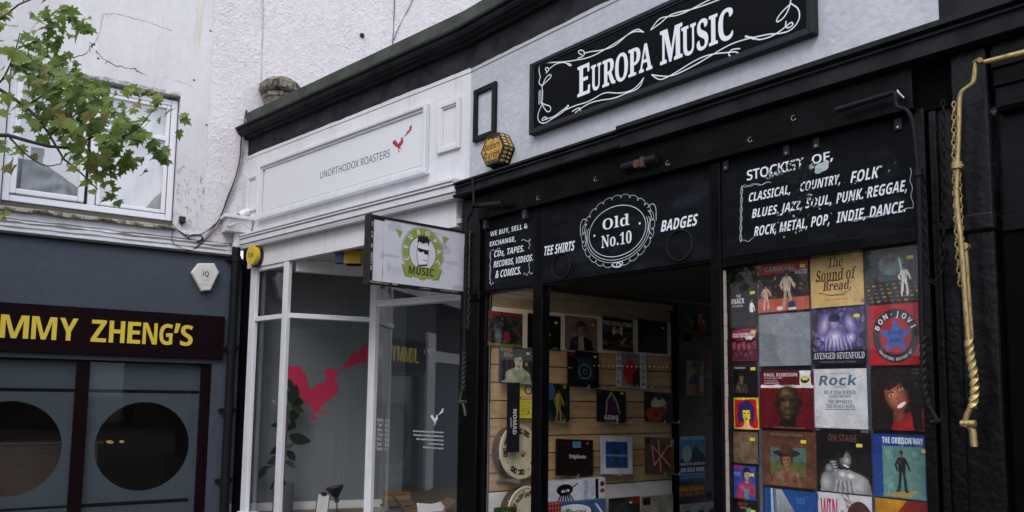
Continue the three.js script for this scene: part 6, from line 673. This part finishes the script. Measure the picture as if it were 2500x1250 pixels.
{ // sleeves in the right window, on a dark backing
  const t = thing('window_backing', 'dark panel behind the record sleeves in the right window', 'panel', PE, [3.2, .4, -.15]); part(t, 'panel', bx(2.58, .3, 3.85, 2.5, -.17, -.15, 0), mat(.02, .021, .026, .8));
  const n = -.125, q = [
    ['record_sleeve', 'small black sleeve with white THE KNACK lettering at top left of the window', [2.582,2.062,2.788,2.412], 'knack', [.85, .58]],
    ['record_sleeve', 'small crimson sleeve of a band, second down in the narrow left column', [2.601,1.845,2.779,2.041], 'band', [.88, .9]],
    ['record_sleeve', 'small black sleeve with a brown figure, third down in the narrow left column', [2.616,1.64,2.773,1.812], 'charl', [.86, .9]],
    ['record_sleeve', 'small red and yellow pop art portrait sleeve with blue hair', [2.612,1.425,2.786,1.618], 'pop', null],
    ['record_sleeve', 'small tan brown sleeve under the red and yellow portrait', [2.594,1.218,2.776,1.407], 'tan', [.8, .78]],
    ['record_sleeve', 'small blue and purple sleeve of a dark haired singer', [2.573,1.002,2.755,1.202], 'blue', [.86, .75]],
    ['record_sleeve', 'small dark sleeve with orange lettering at the bottom of the narrow left column', [2.582,0.826,2.76,0.993], 'dark7', [.86, .65]],
    ['record_sleeve', 'red film musical sleeve lettered CAROUSEL in the top row', [2.795,2.136,3.13,2.45], 'carousel', [.9, .82]],
    ['record_sleeve', 'plain silver grey empty sleeve below the CAROUSEL sleeve', [2.797,1.809,3.132,2.121], 'silver', null],
    ['record_sleeve', 'dark red sleeve with a bronze head below the silver sleeve', [2.796,1.441,3.149,1.779], 'bronze', [.84, .86]],
    ['record_sleeve', 'brown western sleeve with a man in a wide hat', [2.808,1.103,3.152,1.422], 'brown', [.78, .83]],
    ['record_sleeve', 'blue sleeve with tall grey towers at the bottom of the second column', [2.815,0.768,3.156,1.085], 'towers', [.9, .58]],
    ['record_sleeve', 'golden beige sleeve with brown script in the top row', [3.143,2.137,3.455,2.455], 'bread', null],
    ['record_sleeve', 'black and violet sleeve with white gothic lettering', [3.145,1.809,3.453,2.129], 'seven', [.86, .84]],
    ['record_sleeve', 'white sleeve with big grey Rock lettering', [3.144,1.453,3.456,1.785], 'rock', null],
    ['record_sleeve', 'black sleeve lettered ON STAGE with a laughing singer', [3.155,1.102,3.466,1.447], 'stage', [.8, .76]],
    ['record_sleeve', 'white sleeve lettered WIN in crimson at the bottom', [3.155,0.767,3.464,1.094], 'win', null],
    ['record_sleeve', 'dark sleeve with a white suited dancer on a lit floor', [3.47,2.139,3.758,2.44], 'dance', [.83, .76]],
    ['record_sleeve', 'red sleeve with a blue star inside a dark lettered ring', [3.476,1.799,3.759,2.125], 'star', null],
    ['record_sleeve', 'dark red sleeve with a smiling long haired woman', [3.478,1.455,3.774,1.779], 'smile', null],
    ['record_sleeve', 'blue framed sleeve lettered THE ORBISON WAY', [3.476,1.103,3.769,1.432], 'orbison', [.93, .76]],
    ['record_sleeve', 'red and orange sleeve at the bottom right of the window', [3.483,0.768,3.769,1.094], 'warm', null]];
  q.forEach(([nm, l, r, k, st], i) => { const z = i < 7 ? 0 : .0; flatItem(nm, l, 'record', PE, r, n + z, C[k], { sticker: st, sleeve: true, group: 'record sleeves in the right window', tilt: R(-.006, .006) }); });
  const u = thing('plastic_pocket', 'clear plastic pocket strips hanging between the record columns', 'plastic pocket', PE, [3.2, .4, -.15]); part(u, 'strip', join([2.782, 3.135, 3.461].map((s) => bx(s - .012, .4, s + .012, 2.4, -.145, -.14, .001))), mat(.1, .11, .14, .2));
}
{ // goods on the slatwall
  const S = (nm, l, cat, r, k, n, o) => flatItem(nm, l, cat, PS, r, n, C[k], o);
  const g = 'record sleeves on the slatwall';
  const row1 = [[[-0.06,2.036,0.305,2.333], 'maiden', 'dark busy sleeve with red lettering at the left of the top row inside'], [[0.363,2.036,0.737,2.341], 'night', 'black sleeve with a small pale face in the top row inside'], [[0.79,2.043,1.181,2.353], 'rose', 'mauve sleeve with a dark coated figure in the top row inside'], [[1.251,2.059,1.649,2.372], 'crowd', 'collage sleeve lettered THE CHARLATANS in the top row inside'], [[1.722,2.058,2.13,2.382], 'black', 'nearly black sleeve at the right of the top row inside']];
  row1.forEach(([r, k, l], i) => S('record_sleeve', l, 'record', r, k, .03, { group: g, sleeve: i < 4, sticker: i ? [.86, .8] : null, lean: .03 }));
  const L2 = [[[0.016,1.721,0.399,2.024], 'beeb', 'purple striped sleeve of a singer below the dark busy sleeve', [.8, .88]], [[0.772,1.699,1.151,2.034], 'disc', 'dark blue sleeve with a thin white ring', [.88, .88]], [[1.369,1.709,1.772,2.04], 'sonic', 'white sleeve with SONIC and YOUTH spelled downwards', null], [[0.517,1.395,0.798,1.721], 'jazz', 'dark green sleeve with a figure in yellow', null], [[1.129,1.381,1.497,1.678], 'gong', 'black and purple sleeve lettered GONG', [.86, .93]], [[1.746,1.377,2.142,1.67], 'guitar', 'black sleeve with a red guitar on the slatwall', null], [[0.636,0.912,1.052,1.232], 'triplicate', 'dark maroon box set lettered Triplicate', null], [[1.168,0.901,1.573,1.25], 'ship', 'white sleeve with a blue square seascape', null], [[1.742,0.873,2.147,1.229], 'cross', 'brown sleeve with pale crossed bars on a red disc', [.9, .8]]];
  L2.forEach(([r, k, l, st], i) => { const t = S('record_sleeve', l, 'record', r, k, i > 5 ? .1 : .09, { group: g, sticker: st, d: i === 6 ? .03 : .006, lean: .08 });
    for (const f of i === 3 ? [.5, .95] : [.45, .95]) { const s = r[0] + (r[2] - r[0]) * f, y = r[1] + .004, h = thing('display_hook', (f < .6 ? 'middle' : 'right') + ' hook under the ' + l, 'hook', PS, [s, y, .012], 'chrome hooks on the slatwall'); part(h, 'arm', bx(s - .006, y - .012, s + .006, y - .004, .012, .19, .002), MT.steel); part(h, 'tip', bx(s - .008, y - .016, s + .008, y + .02, .188, .196, .002), MT.steel); } });
  S('flyer', 'yellow printed flyer beside the black strap', 'flyer', [0.262,1.422,0.438,1.72], 'flyer', .05, { matl: coverMatt, d: .002 });
  S('guitar_strap', 'black hanging strap with white NOMAD lettering', 'strap', [0.028,1.148,0.153,1.724], 'strap', .2, { matl: coverMatt, d: .012, lean: -.02 });
  S('poster', 'blue mountain poster lettered ON SALE HERE', 'poster', [2.271,0.783,2.659,1.231], 'peak', .06, { matl: coverMatt });
  S('record_sleeve', 'colourful dark sleeve lettered BLACK APPLE under the mountain poster', 'record', [2.24,0.579,2.731,0.744], 'fakes', .08, {}); S('record_sleeve', 'pale sleeve with palm trees at the bottom right of the doorway', 'record', [2.227,0.275,2.729,0.566], 'palms', .1, {});
  S('poster', 'poster of a guitar player high on the dark wall right of the slatwall', 'poster', [2.406,1.646,2.67,2.005], 'players', .04, { matl: coverMatt }); S('poster', 'dark red poster beside the doorway mullion', 'poster', [2.644,1.823,2.819,2.132], 'redpost', .08, { matl: coverMatt }); S('poster', 'dim green and grey poster low beside the doorway mullion', 'poster', [2.645,1.422,2.8,1.797], 'green', .08, { matl: coverMatt });
  { const a = 2.347, b = 2.897, y = 2.295, t = thing('wall_shelf', 'dark wall shelf deep in the record shop beside the doorway mullion', 'shelf', PS, [(a + b) / 2, y, 0]); part(t, 'shelf_board', bx(a, y - .02, b, y, .0, .16, .003), mat(.05, .04, .035, .7)); part(t, 'bracket', bx(a + .06, y - .1, a + .075, y - .02, .0, .1, .002), MT.iron);
    S('record_sleeve', 'olive green sleeve standing on the dark wall shelf', 'record', [2.332,2.295,2.494,2.47], 'jazz', .1, { matl: coverMatt }); S('record_sleeve', 'red sleeve standing on the dark wall shelf', 'record', [2.508,2.303,2.622,2.489], 'warm', .11, { matl: coverMatt }); }
  const carton = (l, r, n, d, uv, m, extra) => { const t = thing('boxed_toy', l, 'box', PS, [(r[0] + r[2]) / 2, r[1], n]); part(t, 'box_body', bx(r[0], r[1], r[2], r[3], n - d, n, .003), m); part(t, 'print', uvr(bx(r[0] + .004, r[1] + .004, (extra ? r[0] + (r[2] - r[0]) * .58 : r[2] - .004), r[3] - .004, n, n + .0015, 0), r[0], r[1], extra ? r[0] + (r[2] - r[0]) * .58 : r[2], r[3], uv), coverGloss); if (extra) part(t, 'side_print', uvr(bx(r[0] + (r[2] - r[0]) * .585, r[1] + .004, r[2] - .004, r[3] - .004, n, n + .0015, 0), r[0] + (r[2] - r[0]) * .58, r[1], r[2], r[3], extra), coverGloss); return t; };
  carton('white box printed with a black octopus', [0.45,0.704,1.124,0.885], .22, .16, C.octopus, mat(.45, .46, .5, .4), C.octoside).rotation.z = .03; carton('blue box printed Kongas in a white oval', [0.442,0.506,1.087,0.715], .26, .18, C.kongas, mat(.06, .1, .2, .4));
  S('record_sleeve', 'dark grey sleeve with a red corner at the bottom of the display', 'record', [1.252,0.365,1.649,0.688], 'greyface', .12, { sticker: [.7, .84] }); S('record_sleeve', 'beige sleeve with a small sketch at the bottom of the display', 'record', [1.665,0.328,2.106,0.681], 'sketch', .12, {});
  S('gift_box', 'red tartan box beside the lower drum', 'box', [0.335,0.547,0.494,0.733], 'tartan', .3, { d: .05 }); S('cd_case', 'small green patterned case at the bottom left of the window', 'case', [-0.159,0.553,0.056,0.724], 'green', .3, { d: .02 });
  // bodhrans
  const drum = (l, c, r, n, uv) => { const t = thing('bodhran_drum', l, 'drum', PS, [c[0], c[1] - r, n]); t.rotation.order = 'YXZ'; part(t, 'rim', plain(new THREE.CylinderGeometry(r, r * .98, .11, 48, 1, true).rotateX(Math.PI / 2).translate(c[0], c[1], n - .03)), mat(.07, .035, .018, .4, { side: THREE.DoubleSide })); part(t, 'skin', uvr(disc(c[0], c[1], n + .022, n + .027, r * .985), c[0] - r, c[1] - r, c[0] + r, c[1] + r, uv), coverMatt); part(t, 'skin_edge', plain(new THREE.TorusGeometry(r * .99, .008, 8, 48).translate(c[0], c[1], n + .02)), mat(.55, .5, .36, .6)); for (let i = 0; i < 8; i++) { const a = i * .785 + .2; part(t, 'tack', plain(new THREE.SphereGeometry(.008, 8, 6).translate(c[0] + r * 1.0 * Math.cos(a), c[1] + r * Math.sin(a), n)), MT.brass); } t.rotation.x = -.1; t.rotation.y += .12; return t; };
  const b1 = [0.213,1.143]; drum('cream bodhran drum with a knotwork ring hanging left of the doorway', b1, .225, .14, C.drum); const b2 = [0.266,0.62]; drum('cream drum with a brown ring at the bottom of the display', b2, .235, .2, C.drum2);
  { const h = thing('display_hook', 'wide chrome bracket under the upper drum', 'hook', PS, [b1[0] - .1, b1[1] - .25, .012]); part(h, 'arm', bx(b1[0] - .16, b1[1] - .26, b1[0] - .02, b1[1] - .235, .012, .03, .003), MT.steel); part(h, 'tip', bx(b1[0] - .05, b1[1] - .26, b1[0] - .03, b1[1] - .22, .03, .2, .003), MT.steel); }
  { const l = thing('fairy_lights', 'string of tiny fairy lights strung across the slatwall', 'string lights', PS, [1.4, 1.85, .12]), a = [1.065,1.9], b = [2.031,1.917]; part(l, 'wire', tube([[...a, .12], [(a[0] + b[0]) / 2, (a[1] + b[1]) / 2 - .006, .12], [...b, .12]], .0015, 20, 4), MT.rubber); for (let i = 0; i < 17; i++) part(l, 'bulb', plain(new THREE.SphereGeometry(.0045, 6, 4).translate(a[0] + (b[0] - a[0]) * i / 16, a[1] + (b[1] - a[1]) * i / 16, .12)), mat(.9, .8, .5, .4, { emissive: new THREE.Color(1, .85, .5), emissiveIntensity: .12 })); }
}
// ---------- sycamore beside the camera's left ----------
{
  const t = thing('street_tree', 'green maple tree with lobed leaves reaching in from the left', 'tree', null, [-6.2, 0, -4.2]); org.set(t, [-6.2, 0, -4.2]);
  const bark = mat(.045, .035, .026, .9, { bumpMap: bumpSoft, bumpScale: .01 });
  const trunk = (pts, r) => { const cv = new THREE.CatmullRomCurve3(pts.map(V3)), g = new THREE.TubeGeometry(cv, 24, 1, 10), p = g.attributes.position; for (let i = 0; i <= 24; i++) { const c = cv.getPointAt(i / 24), k = r[0] + (r[1] - r[0]) * i / 24; for (let j = 0; j <= 10; j++) { const o = i * 11 + j; p.setXYZ(o, c.x + (p.getX(o) - c.x) * k, c.y + (p.getY(o) - c.y) * k, c.z + (p.getZ(o) - c.z) * k); } } g.computeVertexNormals(); return plain(g); };
  part(t, 'trunk', trunk([[-6.2, 0, -4.2], [-6.15, 1.6, -4.2], [-6.3, 3.2, -4.3], [-6.2, 4.8, -4.25], [-6.3, 6.6, -4.2]], [.17, .05]), bark);
  const br = (pts, a, b) => part(t, 'branch', trunk(pts, [a, b]), bark);
  br([[-6.25, 2.3, -4.25], [-5.2, 2.75, -4.7], [-3.727,3.273,-5.261], [-3.414,3.291,-5.158], [-3.109,3.204,-5.067], [-2.852,3.144,-4.972], [-2.709,3.217,-4.965], [-2.451,3.188,-4.867], [-2.335,3.164,-4.87]], .04, .004);
  br([[-6.2, 3.0, -4.3], [-5.2, 3.4, -4.7], [-3.527,3.622,-5.126], [-3.246,3.481,-5.039], [-3.038,3.329,-4.954], [-2.887,3.156,-4.87], [-2.795,3.017,-4.884], [-2.665,2.934,-4.842], [-2.554,2.836,-4.801]], .032, .004);
  br([[-3.526,3.541,-5.134], [-3.333,3.625,-5.025], [-3.263,3.786,-5.009], [-3.23,3.905,-4.997]], .008, .003); br([[-2.477,3.18,-4.868], [-2.338,3.224,-4.813], [-2.241,3.296,-4.756], [-2.191,3.359,-4.75]], .005, .0025); br([[-3.345,3.265,-5.161], [-3.087,3.081,-4.978], [-2.96,3.017,-4.934], [-2.833,3.017,-4.884]], .007, .003); br([[-6.2, 4.0, -4.3], [-5.0, 4.2, -4.8], [-3.478,4.015,-5.087], [-3.281,4.077,-4.98], [-3.062,4.099,-4.877], [-2.944,4.111,-4.876]], .028, .003); br([[-3.192,3.436,-5.043], [-3.001,3.486,-4.938], [-2.843,3.547,-4.882], [-2.673,3.491,-4.837]], .008, .003); br([[-3,3.242,-5.012], [-2.748,3.324,-4.854], [-2.607,3.359,-4.8]], .006, .003);
  br([[-6.3, 4.4, -4.2], [-7.2, 5.6, -3.6], [-7.6, 6.6, -3.2]], .06, .015); br([[-6.2, 3.8, -4.2], [-6.9, 5.0, -5.0], [-7.2, 6.0, -5.4]], .05, .012);
  // five lobed leaf, folded along the midrib, tip at -y
  const leaf = (fold, curl) => { const o = [[0, 0], [.14, .1], [.34, .12], [.31, .02], [.38, -.06], [.56, -.13], [.54, -.22], [.36, -.29], [.34, -.37], [.47, -.56], [.45, -.66], [.33, -.63], [.24, -.56], [.21, -.72], [.09, -.84], [0, -1.06]], P = []; const z = (x, y) => Math.abs(x) * fold - curl * y * y; const tri = (a, b, c) => { for (const v of [a, b, c]) P.push(v[0], v[1], z(v[0], v[1])); }; for (const m of [1, -1]) { const q = o.map(([x, y]) => [x * m, y]), c = [0, -.3]; for (let i = 0; i < q.length - 1; i++) m > 0 ? tri(c, q[i + 1], q[i]) : tri(c, q[i], q[i + 1]); } P.push(-.012, 0, 0, .012, 0, 0, 0, .32, -.03); const g = new THREE.BufferGeometry(); g.setAttribute('position', new THREE.Float32BufferAttribute(P, 3)); g.computeVertexNormals(); return uvm(g); };
  const geos = [leaf(.18, .1), leaf(.32, .22), leaf(-.12, .3), leaf(.1, -.12)];
  const lm = [[.17, .245, .04], [.13, .2, .035], [.22, .28, .05], [.23, .2, .06], [.095, .155, .03]].map((c) => mat(...c, .75, { sp: .35, side: THREE.DoubleSide, transmission: .5, thickness: 0, bumpMap: bumpFine, bumpScale: .0004 }));
  const spots = [[-3.103,3.981,-4.839, 0.067, 5],[-3.184,3.895,-4.847, 0.062, 4],[-3.041,3.833,-4.853, 0.052, 4],[-3.044,4.077,-4.829, 0.062, 4],[-2.933,4.087,-4.828, 0.036, 3],[-3.209,3.804,-4.856, 0.067, 6],[-3.228,3.701,-4.867, 0.052, 4],[-3.209,3.457,-4.891, 0.067, 6],[-3.076,3.561,-4.88, 0.104, 10],[-2.973,3.602,-4.876, 0.114, 14],[-2.844,3.616,-4.875, 0.093, 11],[-2.726,3.54,-4.882, 0.093, 11],[-2.971,3.473,-4.889, 0.145, 18],[-2.828,3.423,-4.894, 0.145, 20],[-3.099,3.355,-4.901, 0.114, 9],[-2.698,3.386,-4.898, 0.114, 13],[-2.918,3.319,-4.904, 0.129, 12],[-2.697,3.27,-4.909, 0.119, 14],[-2.555,3.311,-4.905, 0.088, 11],[-2.451,3.261,-4.91, 0.083, 10],[-2.377,3.21,-4.915, 0.057, 7],[-2.657,3.181,-4.918, 0.104, 11],[-2.573,3.143,-4.922, 0.078, 5],[-2.746,3.102,-4.926, 0.093, 6],[-2.701,3,-4.936, 0.067, 6],[-2.628,2.962,-4.94, 0.047, 4],[-2.658,2.897,-4.946, 0.036, 3],[-3.221,3.147,-4.921, 0.062, 5],[-3.245,3.057,-4.93, 0.036, 3],[-2.293,3.451,-4.891, 0.057, 5],[-2.215,3.444,-4.892, 0.052, 4],[-2.168,3.401,-4.896, 0.036, 3],[-2.349,3.424,-4.894, 0.036, 2],[-2.25,3.348,-4.901, 0.026, 2],[-2.361,3.347,-4.902, 0.021, 1],[-3.257,2.734,-4.962, 0.036, 3],[-3.254,3.314,-4.905, 0.062, 5]];
  const place = (m, p, sz, face) => { m.position.copy(p).sub(t.position); m.rotation.order = 'YXZ'; m.rotation.set(face * R(-1.0, -.1), R(-.9, .9), R(-1.2, 1.2)); m.scale.setScalar(sz); };
  for (const [x, y, z, r, n] of spots) for (let i = 0; i < n * 1.05; i++) { const f = R(0, 6.3), d = r * Math.sqrt(rnd()), m = new THREE.Mesh(geos[Math.floor(R(0, 4))], lm[rnd() < .12 ? 3 : [0, 0, 1, 1, 2, 4][Math.floor(R(0, 6))]]); m.name = 'leaf'; m.castShadow = m.receiveShadow = true; place(m, new THREE.Vector3(x + d * Math.cos(f), y + d * .9 * Math.sin(f), z + R(-.3, .3)), R(.054, .092), 1); t.add(m); }
  { // smaller leaves behind, too many to pick apart
    const N = 280, back = new THREE.InstancedMesh(geos[1], lm[1], N), o = new THREE.Object3D(); let k = 0; const tot = spots.slice(0, 24); while (k < N) { const [x, y, z, r] = tot[k % tot.length], f = R(0, 6.3), d = r * .9 * Math.sqrt(rnd()); o.position.set(x + d * Math.cos(f), y + d * Math.sin(f), z - R(.15, .5)).sub(t.position); o.rotation.set(R(-1.1, 0), R(-1, 1), R(-1.4, 1.4)); o.scale.setScalar(R(.055, .09)); o.updateMatrix(); back.setMatrixAt(k++, o.matrix); }
    back.name = 'foliage'; back.userData.kind = 'stuff'; back.castShadow = true; t.add(back); }
  // the rest of the crown, out of the frame
  const N = 5200, inst = new THREE.InstancedMesh(geos[1], lm[1], N), o = new THREE.Object3D(), cl = []; for (let i = 0; i < 46; i++) cl.push([R(-9.2, -5.9), R(3.4, 8.2), R(-6.3, -1.8), R(.35, .75)]);
  let k = 0; const v = new THREE.Vector3(); for (let i = 0; k < N && i < N * 3; i++) { const c = cl[i % cl.length], f = R(0, 6.3), e = R(-1, 1), d = c[3] * Math.cbrt(rnd()), q = Math.sqrt(1 - e * e); v.set(c[0] + d * q * Math.cos(f), c[1] + d * e * .7, c[2] + d * q * Math.sin(f)); if (v.x > .74 * v.z) continue; o.position.copy(v).sub(t.position); o.rotation.set(R(-1.2, 0), R(0, 6.3), R(-1, 1)); o.scale.setScalar(R(.1, .15)); o.updateMatrix(); inst.setMatrixAt(k++, o.matrix); }
  inst.count = k; inst.name = 'crown'; inst.userData.kind = 'stuff'; inst.castShadow = true; t.add(inst);
}
renderer.render(scene, camera);
